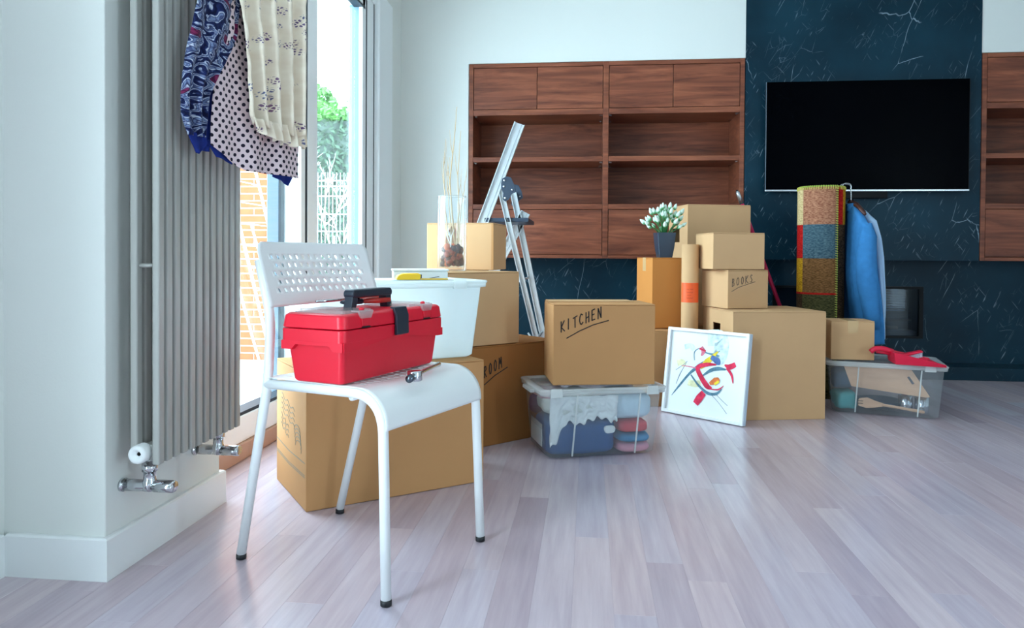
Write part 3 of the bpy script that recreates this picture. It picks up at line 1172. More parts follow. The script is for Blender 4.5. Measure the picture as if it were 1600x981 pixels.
slot_plate('backrest', 0.405, 0.155, (5, 14, 0.035, 0.37, 0.028, 0.128, 0.0062, 0.0042, radians(28)), back_pt, M_chairw, chair, 0.002)

# ================================================================== TOOLBOX
TZ = SEAT_Z + 0.0040
TBA = 71.0
tbx = thing('toolbox', 'red plastic toolbox with black carry handle on the white chair', 'toolbox', (-0.537, 1.538, TZ), radians(TBA))
# local: x along the long front (0..0.405), y from front to back (0..0.165)
LW, LD = 0.385, 0.140


def tb_loop(x0, x1, y0, y1, z, r=0.012):
    return [(p[0], p[1], z) for p in rrect(x0, x1, y0, y1, r, 4)]


loft('body', [tb_loop(0.004, LW - 0.004, 0.004, LD - 0.004, 0.0), tb_loop(0.0, LW, 0.0, LD, 0.006), tb_loop(-0.012, LW + 0.012, -0.010, LD + 0.012, 0.118)], M_red, tbx, smooth=False, bevel=0.002)
# collar of the body: a wider band with a dropped skirt at the corners
BX0, BX1, BY0, BY1 = -0.020, LW + 0.020, -0.018, LD + 0.020
loft('collar', [tb_loop(BX0 + 0.001, BX1 - 0.001, BY0 + 0.001, BY1 - 0.001, 0.098, 0.016), tb_loop(BX0, BX1, BY0, BY1, 0.102, 0.016), tb_loop(BX0, BX1, BY0, BY1, 0.1300, 0.016)], M_red, tbx, smooth=False, bevel=0.0015)
for nm, pts in (('collar_skirt', [(BX0 + 0.004, 0.101), (BX0 + 0.004, 0.080), (BX0 + 0.03, 0.080), (BX0 + 0.19, 0.099), (BX0 + 0.19, 0.101)]),
                ('collar_skirt', [(BX1 - 0.004, 0.101), (BX1 - 0.19, 0.101), (BX1 - 0.19, 0.098), (BX1 - 0.03, 0.080), (BX1 - 0.004, 0.080)])):
    prism(nm, pts, 0.012, M_red, tbx, 'y', BY0 + 0.0003)
prism('collar_skirt', [(BY0 + 0.003, 0.101), (BY0 + 0.003, 0.080), (BY0 + 0.028, 0.080), (BY0 + 0.040, 0.093), (BY1 - 0.045, 0.093), (BY1 - 0.033, 0.080), (BY1 - 0.004, 0.080), (BY1 - 0.004, 0.101)], 0.012, M_red, tbx, 'x', BX0 + 0.0003)
lid = loft('lid', [tb_loop(BX0 + 0.001, BX1 - 0.001, BY0 + 0.001, BY1 - 0.001, 0.1315, 0.018), tb_loop(BX0, BX1, BY0, BY1, 0.134, 0.018), tb_loop(BX0 + 0.003, BX1 - 0.003, BY0 + 0.003, BY1 - 0.003, 0.162, 0.019),
                     tb_loop(BX0 + 0.009, BX1 - 0.009, BY0 + 0.009, BY1 - 0.009, 0.167, 0.02)], M_reddark, tbx, smooth=False, bevel=0.003)
tbx.scale = (1, 1, 0.935)
# clear organiser covers set in the top with little red latches
for a, b in ((0.005, 0.115), (0.262, 0.375)):
    cov = loft('organiser_cover', [tb_loop(a, b, BY0 + 0.018, BY1 - 0.018, 0.1672, 0.006), tb_loop(a + 0.003, b - 0.003, BY0 + 0.021, BY1 - 0.021, 0.174, 0.006)], M_clearlid, lid, smooth=False)
    mid = (a + b) / 2
    prism('cover_tab', [(mid - 0.026, 0.171), (mid + 0.026, 0.171), (mid + 0.017, 0.155), (mid - 0.017, 0.155)], 0.006, M_clearlid, cov, 'y', BY0 - 0.003)
    box('cover_tab_top', mid - 0.026, mid + 0.026, BY0 - 0.002, BY0 + 0.022, 0.1705, 0.174, M_clearlid, cov, 0.001)
    box('latch_recess', mid - 0.016, mid + 0.016, BY0 - 0.0025, BY0 + 0.004, 0.136, 0.156, M_red, lid, 0.002)
    box('latch_slot', mid - 0.014, mid + 0.014, BY0 - 0.003, BY0 + 0.002, 0.1325, 0.1355, M_black, lid)
    lathe('cover_knob', [(0.006, 0), (0.006, 0.004), (0.003, 0.006)], M_red, cov, 12).location = (mid, BY0 + 0.012, 0.174)
# front clasp
prism('clasp', [(BY0 - 0.0095, 0.104), (BY0 - 0.004, 0.101), (BY0 - 0.0015, 0.103), (BY0 - 0.0015, 0.150), (BY0 + 0.004, 0.1685), (BY0 + 0.012, 0.170), (BY0 + 0.012, 0.174), (BY0 - 0.001, 0.173), (BY0 - 0.0085, 0.152)], 0.052, M_handle, tbx, 'x', 0.172, 0.002)
# carry handle across the middle of the lid
HYM = (BY0 + BY1) / 2
hd = thing('carry_handle', '', '')
for kx in ('label', 'category'):
    del hd[kx]
hd.parent = tbx
prism('grip', [(0.112, 0.198), (0.272, 0.198), (0.274, 0.210), (0.268, 0.219), (0.116, 0.219), (0.110, 0.210)], 0.030, M_handle, hd, 'y', HYM - 0.015, 0.004)
for sx in (0.112, 0.250):
    sg = 1 if sx < 0.2 else -1
    xa = sx - 0.012 * (1 if sg > 0 else -1) * 0.6
    prism('handle_arm', [(xa, 0.165), (xa + 0.020, 0.165), (sx + 0.022, 0.190), (sx + 0.022, 0.202), (sx, 0.202), (sx, 0.190)], 0.024, M_handle, hd, 'y', HYM - 0.012, 0.002)

# tools lying on the lid
sd = thing('screwdriver', 'red-handled screwdriver lying on the toolbox lid behind the handle', 'screwdriver', (0, 0, 0))
sd.location = local(tbx, (0.215, 0.135, 0.1755))
sd.rotation_euler = (0, 0, radians(TBA - 4))
M_redtool = mat('red_tool_handle', rgb(196, 52, 44), 0.35)
tube('grip', [(-0.005, 0, 0), (0.0, 0, 0), (0.02, 0, 0), (0.08, 0, 0), (0.10, 0, 0), (0.104, 0, 0)], [0.006, 0.009, 0.011, 0.012, 0.011, 0.007], M_redtool, sd, 14)
tube('shaft', [(-0.13, 0, 0), (-0.005, 0, 0)], 0.0035, M_chrome, sd, 10)
sd2 = thing('pliers', 'dark-jawed pliers lying under the toolbox handle', 'pliers', (0, 0, 0))
sd2.location = local(tbx, (0.145, 0.085, 0.1735))
sd2.rotation_euler = (0, 0, radians(64))
tube('jaw', [(-0.035, -0.002, 0), (-0.02, -0.003, 0), (0.03, -0.002, 0)], [0.003, 0.006, 0.007], M_handle, sd2, 10)
tube('jaw', [(-0.035, 0.002, 0), (-0.02, 0.006, 0), (0.03, 0.004, 0)], [0.003, 0.006, 0.007], M_handle, sd2, 10)
tube('pivot', [(0.018, 0.001, -0.006), (0.018, 0.001, 0.0095)], 0.007, M_chrome, sd2, 12)
tube('grip', [(0.028, -0.002, 0), (0.07, -0.013, 0), (0.12, -0.012, 0)], [0.005, 0.007, 0.006], M_redtool, sd2, 10)
tube('grip', [(0.028, 0.004, 0), (0.07, 0.014, 0), (0.12, 0.013, 0)], [0.005, 0.007, 0.006], M_redtool, sd2, 10)

# ratchet wrench on the seat in front of the toolbox
wr = thing('ratchet_wrench', 'chrome ratchet wrench lying on the chair seat along the toolbox', 'wrench', (-0.394, 1.640, SEAT_Z + 0.0145), radians(83))
tube('shaft', [(0.0, 0, 0), (0.03, 0, 0), (0.11, 0.0, 0.002), (0.155, 0.0, 0.002), (0.162, 0.0, 0.002)], [0.006, 0.0055, 0.005, 0.0065, 0.004], M_chrome, wr, 12)
V, F = lathe_geo([(0.004, -0.011), (0.0165, -0.011), (0.0175, -0.009), (0.0175, 0.009), (0.0165, 0.011), (0.004, 0.011)], 20, -0.014, 0)
mesh('ratchet_head', V, F + [tuple(reversed(range(20))), tuple(100 + j for j in range(20))], M_chrome, wr, smooth=True)
V, F = lathe_geo([(0.0095, -0.010), (0.0095, 0.016)], 6)
sk = tube('socket', [(-0.06, -0.004, 0), (-0.032, -0.001, 0)], 0.009, mat('dark_socket', rgb(96, 104, 114), 0.25, metal=1.0), wr, 12)

# ================================================================== CARTONS
LET = {
    'K': [[(0, 0), (0.04, 1)], [(0.62, 1.0), (0.05, 0.45), (0.66, 0.0)]],
    'I': [[(0.2, 0), (0.25, 1)]],
    'T': [[(0.3, 0), (0.32, 1)], [(-0.05, 0.94), (0.75, 1.05)]],
    'C': [[(0.62, 0.85), (0.35, 1.0), (0.1, 0.75), (0.02, 0.4), (0.15, 0.08), (0.4, 0.0), (0.65, 0.15)]],
    'H': [[(0.05, 0), (0.1, 1)], [(0.6, 0), (0.62, 1)], [(0.08, 0.45), (0.62, 0.55)]],
    'E': [[(0.62, 1.0), (0.08, 0.96), (0.04, 0.0), (0.6, 0.02)], [(0.06, 0.5), (0.5, 0.54)]],
    'N': [[(0.02, 0), (0.08, 1.0), (0.6, 0.02), (0.62, 1.05)]],
    'B': [[(0.05, 0), (0.08, 1.0), (0.45, 0.95), (0.5, 0.7), (0.1, 0.52), (0.55, 0.42), (0.55, 0.1), (0.05, 0.0)]],
    'O': [[(0.35, 1.0), (0.1, 0.8), (0.03, 0.4), (0.2, 0.03), (0.45, 0.05), (0.62, 0.4), (0.58, 0.8), (0.35, 1.0)]],
    'S': [[(0.6, 0.9), (0.3, 1.0), (0.1, 0.8), (0.3, 0.55), (0.55, 0.35), (0.4, 0.04), (0.02, 0.1)]],
    'R': [[(0.04, 0), (0.08, 1.0), (0.45, 0.98), (0.52, 0.7), (0.1, 0.5), (0.58, 0.0)]],
    'M': [[(0.0, 0), (0.1, 1.0), (0.36, 0.4), (0.62, 1.0), (0.72, 0.0)]],
}


def handwriting(word, x, z, hgt, adv, slope, wid, under, parent, m=None, face='front', wx=0.6):
    m = m or M_ink
    put = (lambda a, b: (a, -0.0009, b)) if face == 'front' else (lambda a, b: (-0.0009, -a, b))
    ca, sa = cos(slope), sin(slope)
    for i, ch in enumerate(word):
        mb = MB()
        jig = random.uniform(-0.06, 0.06)
        for st in LET[ch]:
            pts = []
            for (a, b) in st:
                lx = i * adv + a * hgt * wx + b * hgt * 0.08
                lz = (b + jig) * hgt
                pts.append((x + lx * ca - lz * sa * 0.3, z + lx * sa + lz * ca))
            for pa, pb in zip(pts, pts[1:]):
                tv_ = Vector(pb) - Vector(pa)
                ex = tv_.normalized() * wid * 0.3
                V, F = ribbon_geo([(pa[0] - ex.x, pa[1] - ex.y), (pb[0] + ex.x, pb[1] + ex.y)], wid, put)
                mb.add(V, F)
        mb.build('letter', m, parent, solid=0.0006)
    if under:
        V, F = ribbon_geo(under, wid * 0.9, put)
        mesh('underline', V, F, m, parent, solid=0.0006)


def carton(name, label, near, yaw, w, d, h, z=0.0, m=None, hole=None, along='x', tape=True, group=None, lift=0.0, gapmat=None):
    """near: world position of the corner that is local (0,0); x runs along the front, y into the depth"""
    m = m or M_card
    t = thing(name, label, 'box', (near[0], near[1], z), radians(yaw), group)
    ft = 0.005
    hb = h - ft
    if hole:
        y0, y1, z0, z1 = hole
        ys, zs = [0, y0, y1, d], [0.0008, z0, z1, hb]
        V, F = [], []
        for j in range(4):
            for i in range(4):
                V.append((0, ys[i], zs[j]))
        for j in range(3):
            for i in range(3):
                if (i, j) != (1, 1):
                    a = j * 4 + i
                    F.append((a, a + 4, a + 5, a + 1))
        k = len(V)
        tk = 0.004
        yi, zi = [tk, y0, y1, d - tk], [tk, z0, z1, hb - tk]
        for j in range(4):
            for i in range(4):
                V.append((tk, yi[i], zi[j]))
        for j in range(3):
            for i in range(3):
                if (i, j) != (1, 1):
                    a = k + j * 4 + i
                    F.append((a, a + 1, a + 5, a + 4))
        for (a, b) in ((5, 6), (6, 10), (10, 9), (9, 5)):
            F.append((a, b, b + k, a + k))
        q = len(V)
        V += [(w - tk, tk, tk), (w - tk, d - tk, tk), (w - tk, d - tk, hb - tk), (w - tk, tk, hb - tk)]
        F += [(q, q + 3, q + 2, q + 1), (k, k + 12, q + 3, q), (k + 3, q + 1, q + 2, k + 15), (k + 12, k + 15, q + 2, q + 3), (k, q, q + 1, k + 3)]
        k = len(V)
        V += [(w, 0, 0.0008), (w, d, 0.0008), (w, d, hb), (w, 0, hb)]
        F += [(k, k + 1, k + 2, k + 3), (0, k, k + 3, 12), (3, 15, k + 2, k + 1), (12, k + 3, k + 2, 15), (0, 3, k + 1, k)]
        mesh('body', V, F, m, t)
    else:
        box('body', 0, w, 0, d, 0.0008, hb, m, t, 0.003)
    g = 0.0016
    if along == 'x':
        box('flap', 0.0008, w - 0.0008, 0.0008, d / 2 - g, hb + 0.0004, h, m, t, 0.0015)
        f2 = box('flap', 0.0008, w - 0.0008, d / 2 + g, d - 0.0008, hb + 0.0004, h, m, t, 0.0015)
        if tape:
            box('tape', -0.0006, w + 0.0006, d / 2 - 0.024, d / 2 + 0.024, h + 0.0001, h + 0.0006, M_tape, t)
            box('tape', -0.0007, -0.0001, d / 2 - 0.024, d / 2 + 0.024, h - 0.07, h, M_tape, t)
            box('tape', w + 0.0001, w + 0.0007, d / 2 - 0.024, d / 2 + 0.024, h - 0.07, h, M_tape, t)
    else:
        box('flap', 0.0008, w / 2 - g, 0.0008, d - 0.0008, hb + 0.0004, h, m, t, 0.0015)
        box('flap', w / 2 + g, w - 0.0008, 0.0008, d - 0.0008, hb + 0.0004, h, m, t, 0.0015)
        if tape:
            box('tape', w / 2 - 0.024, w / 2 + 0.024, -0.0006, d + 0.0006, h + 0.0001, h + 0.0006, M_tape, t)
            box('tape', w / 2 - 0.024, w / 2 + 0.024, -0.0007, -0.0001, h - 0.06, h, M_tape, t)
    return t


# --- left group
bA = carton('cardboard_box', 'large cardboard box with printed wavy postmark behind the white chair', (-0.811, 2.015), 37.0, 0.587, 0.362, 0.405, tape=False)
# printed postmark and lines on its left end (local x = 0 face, y 0..0.362)
pm = MB()
putL = lambda a, b: (-0.0008, a, b)
for q in range(7):
    pts = []
    for i in range(25):
        t_ = i / 24
        pts.append((0.30 - t_ * (0.17 if q < 4 else 0.10), 0.300 - q * 0.016 - (0.03 * t_) + 0.006 * sin(t_ * 5 * pi)))
    pm.add(*ribbon_geo(pts, 0.0022, putL))
for q in range(5):
    pts = [(0.10 + 0.035 * cos(a_) - q * 0.004, 0.215 - q * 0.011 + 0.02 * sin(a_)) for a_ in [i / 12 * pi * 1.2 for i in range(13)]]
    pm.add(*ribbon_geo(pts, 0.0022, putL))
pm.build('postmark_print', M_inkthin, bA, solid=0.0004)
for zz_, wv in ((0.140, 0.0028), (0.104, 0.0022), (0.098, 0.0022)):
    V, F = ribbon_geo([(0.355, zz_ + 0.004), (0.2, zz_ - 0.004), (0.012, zz_)], wv, putL)
    mesh('printed_line', V, F, M_inkthin, bA, solid=0.0004)

bR = carton('cardboard_box', 'dark cardboard box marked ROOM on the floor behind the chair', (-0.522, 2.672), 45.0, 0.56, 0.40, 0.395, m=M_cardD, tape=False)
handwriting('ROOM', 0.168, 0.272, 0.044, 0.026, radians(20), 0.0042, [(0.168, 0.244), (0.22, 0.276), (0.285, 0.304)], bR, wx=0.45)
bU = carton('cardboard_box', 'plain cardboard box stacked on the ROOM box beside the ladder', (-0.545, 2.655), 45.0, 0.375, 0.36, 0.289, z=0.3965, m=M_cardB, tape=False)
bT = carton('cardboard_box', 'small cardboard box on top of the left stack behind the glass vase', (-0.700, 3.085), -6.0, 0.297, 0.25, 0.203, z=0.6865, m=M_cardB, along='y', tape=False)
box('corner_lap', 0.288, 0.2976, -0.0012, 0.0, 0.002, 0.198, M_card, bT)

# --- centre
bK = carton('cardboard_box', 'cardboard box marked KITCHEN on the clear clothes tote', (-0.130, 2.690), 11.0, 0.388, 0.25, 0.303, z=0.2665, along='x', tape=False)
bK.rotation_euler[0] = radians(0)
handwriting('KITCHEN', 0.030, 0.200, 0.040, 0.0245, radians(19.5), 0.0042, [(0.050, 0.176), (0.10, 0.204), (0.15, 0.226), (0.21, 0.243)], bK, wx=0.52)
box('raised_flap', 0.004, 0.34, 0.135, 0.248, 0.3035, 0.3065, M_cardB, bK, 0.001)

# --- right group
bB = carton('cardboard_box', 'big cardboard box with a hand hole behind the leaning picture', (0.658, 3.390), 12.0, 0.447, 0.375, 0.500, m=M_cardB, hole=(0.15, 0.24, 0.395, 0.432), tape=False)
bBk = carton('cardboard_box', 'cardboard box marked BOOKS on the big box', (0.659, 3.530), 22.0, 0.222, 0.235, 0.186, z=0.5015, m=M_cardB, tape=False)
handwriting('BOOKS', 0.022, 0.108, 0.036, 0.0250, radians(10), 0.0030, [(0.020, 0.083), (0.06, 0.104), (0.150, 0.130)], bBk, m=mat('grey_marker', rgb(96, 84, 72), 0.7), wx=0.55)
bC = carton('cardboard_box', 'closed cardboard box on top of the BOOKS box', (0.590, 3.540), 11.0, 0.256, 0.245, 0.177, z=0.689, m=M_cardB, tape=False)
bL = carton('cardboard_box', 'cardboard box on the floor under the potted plant stack', (0.300, 3.655), 4.0, 0.258, 0.60, 0.380, tape=False)
bP = carton('cardboard_box', 'orange-brown cardboard box under the potted plant', (0.322, 3.738), 14.0, 0.183, 0.255, 0.362, z=0.3815, m=M_cardO, along='x')
bH = carton('cardboard_box', 'tall cardboard box with hand hole at the back of the right stack', (0.536, 4.035), 14.0, 0.363, 0.29, 0.655, z=0.3815, m=M_cardB, hole=(0.12, 0.24, 0.450, 0.53), tape=False)
bHs = carton('cardboard_box', 'plain cardboard box under the tall box behind the BOOKS box', (0.560, 3.985), 4.0, 0.32, 0.40, 0.380, tape=False)

# cardboard tube with an orange sticker
ct = thing('cardboard_tube', 'cardboard tube with orange sticker standing between the boxes', 'tube', (0.507, 3.712, 0.3815))
V, F = lathe_geo([(0.0425, 0.0), (0.0425, 0.430), (0.0395, 0.430), (0.0395, 0.004)], 28)
mesh('tube_wall', V, F, M_cardB, ct, smooth=False)
for p_ in ct.children[0].data.polygons:
    p_.use_smooth = abs(p_.normal.z) < 0.5
M_orange = mat('orange_sticker', rgb(240, 92, 34), 0.5)


def stk(u, v):
    a = radians(188 + 150 * u)
    return (0.0431 * cos(a), 0.0431 * sin(a), 0.140 + 0.098 * v)


stick = grid('sticker', stk, 20, 2, M_orange, ct)
smb = MB()
for q, (a0, a1, zz_) in enumerate(((240, 258, 0.205), (262, 284, 0.206), (240, 282, 0.190), (244, 270, 0.176), (240, 282, 0.162))):
    pts = [(a0 + (a1 - a0) * i / 10, zz_ + 0.003 * sin(i * 2.1)) for i in range(11)]
    V, F = [], []
    for (a_, z_) in pts:
        for dz in (-0.0012, 0.0012):
            V.append((0.0434 * cos(radians(a_)), 0.0434 * sin(radians(a_)), z_ + dz))
    for i in range(10):
        F.append((2 * i, 2 * i + 2, 2 * i + 3, 2 * i + 1))
    smb.add(V, F)
smb.build('sticker_writing', mat('sticker_ink', rgb(190, 60, 26), 0.6), stick)

# ================================================================== POTTED PLANT
pl = thing('potted_plant', 'artificial plant with white-tipped green buds in a dark square pot', 'plant', (0.388, 3.800, 0.7445), radians(10))
M_pot = mat('blue_black_pot', rgb(40, 54, 70), 0.3)


def sq(h_, z):
    return [(p[0], p[1], z) for p in rrect(-h_, h_, -h_, h_, 0.004, 2)]


loft('pot', [sq(0.033, 0.0), sq(0.041, 0.05), sq(0.048, 0.128), sq(0.044, 0.128), sq(0.042, 0.110)], M_pot, pl, smooth=False, bevel=0.001)
M_bud = None


def bud_material():
    m, nt, p = base_mat('bud_green_white')
    N, L = nt.nodes, nt.links
    tc = N.new('ShaderNodeTexCoord')
    sp = N.new('ShaderNodeSeparateXYZ')
    L.new(tc.outputs['Object'], sp.inputs[0])
    nz = N.new('ShaderNodeTexNoise')
    nz.inputs['Scale'].default_value = 120
    L.new(tc.outputs['Object'], nz.inputs['Vector'])
    ma = N.new('ShaderNodeMath')
    ma.operation = 'MULTIPLY_ADD'
    ma.inputs[1].default_value = 0.022
    L.new(nz.outputs['Fac'], ma.inputs[0])
    L.new(sp.outputs['Z'], ma.inputs[2])
    r = ramp(N, [(0.008, rgb(44, 116, 62)), (0.020, rgb(96, 168, 108)), (0.028, rgb(214, 234, 220))])
    L.new(ma.outputs[0], r.inputs['Fac'])
    L.new(r.outputs[0], p.inputs['Base Color'])
    p.inputs['Roughness'].default_value = 0.6
    return m


M_bud = bud_material()
M_stem = mat('plant_stem', rgb(52, 120, 64), 0.6)
bud0 = None
random.seed(21)
nb = 0
for i in range(54):
    ring = (i + 0.5) / 54
    el = radians(88 - 92 * ring ** 0.9)
    az = i * 2.39996
    R_ = 0.098 * (0.8 + 0.3 * random.random())
    if i % 3 == 0:
        R_ *= 0.7
    c = Vector((R_ * cos(el) * cos(az) * 0.95, R_ * cos(el) * sin(az) * 0.8, 0.150 + R_ * sin(el) * 1.0))
    dirv = (c - Vector((0, 0, 0.095))).normalized()
    if bud0 is None:
        V, F = lathe_geo([(0.001, 0.0), (0.0075, 0.006), (0.0098, 0.014), (0.0085, 0.024), (0.0045, 0.033), (0.0008, 0.038)], 8)
        b = mesh('bud', V, F, M_bud, pl, smooth=True)
        bud0 = b
    else:
        b = bud0.copy()
        link(b, pl)
    b.location = c
    b.rotation_euler = dirv.to_track_quat('Z', 'Y').to_euler()
    s_ = random.uniform(0.85, 1.15)
    b.scale = (s_, s_, s_)
    if i % 2 == 0:
        tube('stem', [(c.x * 0.25, c.y * 0.25, 0.112), (c.x * 0.6, c.y * 0.6, 0.112 + (c.z - 0.112) * 0.6), tuple(c + dirv * 0.004)], 0.0022, M_stem, pl, 5)

# ================================================================== GLASS VASE WITH TWIGS
VX, VY, VZ = -0.548, 2.870, 0.687
va = thing('glass_vase', 'tall clear glass cylinder vase holding dried twigs on the cardboard stack', 'vase', (VX, VY, VZ))
V, F = lathe_geo([(0.055, 0.0), (0.0585, 0.003), (0.0585, 0.297), (0.0555, 0.300), (0.0525, 0.297), (0.0525, 0.014), (0.0, 0.012)], 32)
F.append(tuple(reversed(range(32))))
mesh('glass_wall', V, F, M_glassv, va, smooth=True)
V, F = tube_geo([(0.0565 * cos(2 * pi * i / 32), 0.0565 * sin(2 * pi * i / 32), 0.299) for i in range(32)], 0.0018, 6, False, True)
mesh('rim', V, F, M_glassv, va, smooth=True)
# potpourri: too jumbled to count
random.seed(5)
cols = [mat('potpourri_brown', rgb(92, 40, 30), 0.7), mat('potpourri_orange', rgb(206, 92, 36), 0.6), mat('potpourri_dark', rgb(60, 28, 30), 0.7), mat('potpourri_red', rgb(150, 58, 38), 0.65)]
pv, pf, pmi = [], [], []
for i in range(110):
    r_ = 0.038 * sqrt(random.random())
    a_ = random.random() * 2 * pi
    z_ = 0.027 + 0.072 * random.random()
    rr_ = random.uniform(0.009, 0.0145)
    V, F = lathe_geo([(0.001, -rr_), (rr_ * 0.75, -rr_ * 0.65), (rr_, 0), (rr_ * 0.7, rr_ * 0.7), (0.001, rr_)], 7)
    k = len(pv)
    for q in V:
        nn = 1 + 0.25 * noise.noise(Vector(q) * 90 + Vector((i, 0, 0)))
        pv.append((VX + r_ * cos(a_) + q[0] * nn, VY + r_ * sin(a_) + q[1] * nn, VZ + z_ + q[2] * nn))
    ci = random.choice((0, 0, 1, 2, 3, 3))
    for f in F:
        pf.append(tuple(j + k for j in f))
        pmi.append(ci)
po = mesh('potpourri', pv, pf, cols, None, smooth=True)
for p_, ci in zip(po.data.polygons, pmi):
    p_.material_index = ci
tag(po, 'brown and orange potpourri in the bottom of the glass vase', 'potpourri', kind='stuff')
# brown dried leaf standing in the vase
M_leafb = mat('brown_leaf', rgb(150, 92, 62), 0.7, var=0.15, scale=30)


def leaf_fn(u, v):
    w_ = 0.024 * sin(pi * min(1, max(0.02, v * 0.9 + 0.08)))
    return (VX - 0.010 + (u - 0.5) * 2 * w_ + 0.01 * v, VY + 0.018 + 0.008 * sin(u * pi), VZ + 0.085 + 0.10 * v)


lf = grid('dried_leaf', leaf_fn, 8, 10, M_leafb, None, solid=0.0012)
tag(lf, 'broad brown dried leaf standing inside the glass vase', 'leaf')
TW = 'thin pale dried twig standing in the glass vase'
tw = [
    ([(0.012, 0.01, 0.09), (0.0, 0.012, 0.20), (-0.012, 0.01, 0.36), (0.004, 0.012, 0.52), (0.016, 0.008, 0.66)], 0.0034, 'tallest pale dried twig in the glass vase'),
    ([(-0.01, -0.01, 0.09), (-0.026, -0.012, 0.26), (-0.034, -0.01, 0.42), (-0.024, -0.012, 0.53)], 0.0024, 'leftmost thin dried twig in the glass vase'),
    ([(0.018, -0.008, 0.09), (0.03, -0.012, 0.24), (0.024, -0.012, 0.38), (0.036, -0.014, 0.56)], 0.0028, 'forked pale dried twig right of the tallest in the vase'),
    ([(0.022, 0.012, 0.09), (0.034, 0.012, 0.25), (0.048, 0.01, 0.34), (0.056, 0.012, 0.40)], 0.0020, 'short dried twig leaning right in the glass vase'),
    ([(-0.002, 0.02, 0.09), (-0.018, 0.022, 0.27), (-0.026, 0.02, 0.38), (-0.014, 0.018, 0.46)], 0.0020, 'thin dried twig behind the leftmost one in the vase'),
]
for q, (pts, r_, lab) in enumerate(tw):
    t_ = thing('dried_twig', lab, 'twig', (VX, VY, VZ), 0, 'dried twigs in the vase')
    P = [Vector(p) for p in pts]
    fine = []
    for a, b in zip(P, P[1:]):
        for i in range(6):
            s_ = i / 6
            n_ = noise.noise_vector(Vector((q * 7.1, len(fine) * 0.7, 2.0))) * 0.0022
            fine.append(a.lerp(b, s_) + n_)
    fine.append(P[-1])
    nF = len(fine)
    tube('stem', fine, [1.25 * r_ * (1 - 0.72 * i / (nF - 1)) for i in range(nF)], M_twig, t_, 7)
    for k_ in (nF // 2, nF * 2 // 3):
        b0 = fine[k_]
        sg = 1 if (k_ + q) % 2 else -1
        tube('side_shoot', [b0, b0 + Vector((sg * 0.008, 0.002, 0.04)), b0 + Vector((sg * 0.013, 0.0, 0.10))], [r_ * 0.5, r_ * 0.4, r_ * 0.15], M_twig, t_, 6)
wt = thing('white_twig', 'short white branching twig inside the glass vase above the potpourri', 'twig', (VX, VY, VZ))
tube('stem', [(0.0, -0.034, 0.088), (0.002, -0.036, 0.115), (-0.002, -0.036, 0.155)], [0.003, 0.0028, 0.0015], M_twigw, wt, 7)
for a, b in (((0.001, -0.035, 0.105), (-0.02, -0.036, 0.165)), ((0.002, -0.036, 0.115), (0.014, -0.036, 0.165)), ((-0.001, -0.036, 0.135), (-0.011, -0.036, 0.182))):
    tube('side_shoot', [a, ((a[0] + b[0]) / 2 - 0.003, a[1], (a[2] + b[2]) / 2), b], [0.002, 0.0018, 0.0008], M_twigw, wt, 6)

# ================================================================== TOTES


def tote(label, near, yaw, w, d, h, z, m, mr, flare=0.02, latches=(0.5,), label_plate=False, rib=True, lid=True):
    t = thing('storage_tote', label, 'storage box', (near[0], near[1], z), radians(yaw))
    R_ = 0.03

    def lp(o, zz_, r=R_):
        return [(p[0], p[1], zz_) for p in rrect(-o, w + o, -o, d + o, r, 5)]
    loft('body', [lp(-0.012, 0.004, 0.022), lp(0.0, 0.012), lp(flare * 0.96, h - 0.022), lp(flare, h - 0.012)], m, t, cap1=False)
    loft('rim', [lp(flare - 0.001, h - 0.024), lp(flare + 0.012, h - 0.022), lp(flare + 0.013, h - 0.010), lp(flare + 0.006, h - 0.008)], mr, t, cap0=False, cap1=False)
    if lid:
        ld = loft('lid', [lp(flare + 0.014, h - 0.0095), lp(flare + 0.016, h - 0.004), lp(flare + 0.013, h), lp(flare - 0.004, h), lp(flare - 0.016, h - 0.006)], mr, t, cap0=False, cap1=False)
        V = [(p[0], p[1], h - 0.006) for p in rrect(-flare + 0.016 - 0.0, w + flare - 0.016, -flare + 0.016, d + flare - 0.016, R_ * 0.8, 5)]
        V = [(p[0], p[1], h - 0.006) for p in rrect(-flare + 0.016, w + flare - 0.016, -flare + 0.016, d + flare - 0.016, R_, 5)]
        loft('lid_panel', [lp(flare - 0.0165, h - 0.0065), lp(flare - 0.0167, h - 0.0045)], m, ld)
    for f in latches:
        lx = w * f
        prism('latch', [(lx - 0.024, h - 0.026), (lx + 0.024, h - 0.026), (lx + 0.020, h + 0.006), (lx - 0.020, h + 0.006)], 0.006, mr, t, 'y', -flare - 0.022, 0.0015)
    if rib:
        for f in (0.22, 0.80):
            V = [(w * f - 0.003, -0.0005, 0.010), (w * f + 0.003, -0.0005, 0.010), (w * f + 0.016, -flare - 0.001, h - 0.024), (w * f + 0.010, -flare - 0.001, h - 0.024)]
            V2 = [(a, b - 0.003, c) for a, b, c in V]
            mesh('rib', V + V2, BOXF, mr, t)
    # carrying lip on the short ends
    for s_ in (0, 1):
        xx = -flare - 0.030 if s_ == 0 else w + flare
        box('grip_lip', xx + 0.001, xx + 0.029, d * 0.28, d * 0.72, h - 0.026, h - 0.012, mr, t, 0.004)
    if label_plate:
        box('label_plate', -0.0075, -0.0035, d * 0.22, d * 0.80, 0.035, 0.120, mr, t, 0.002)
    return t


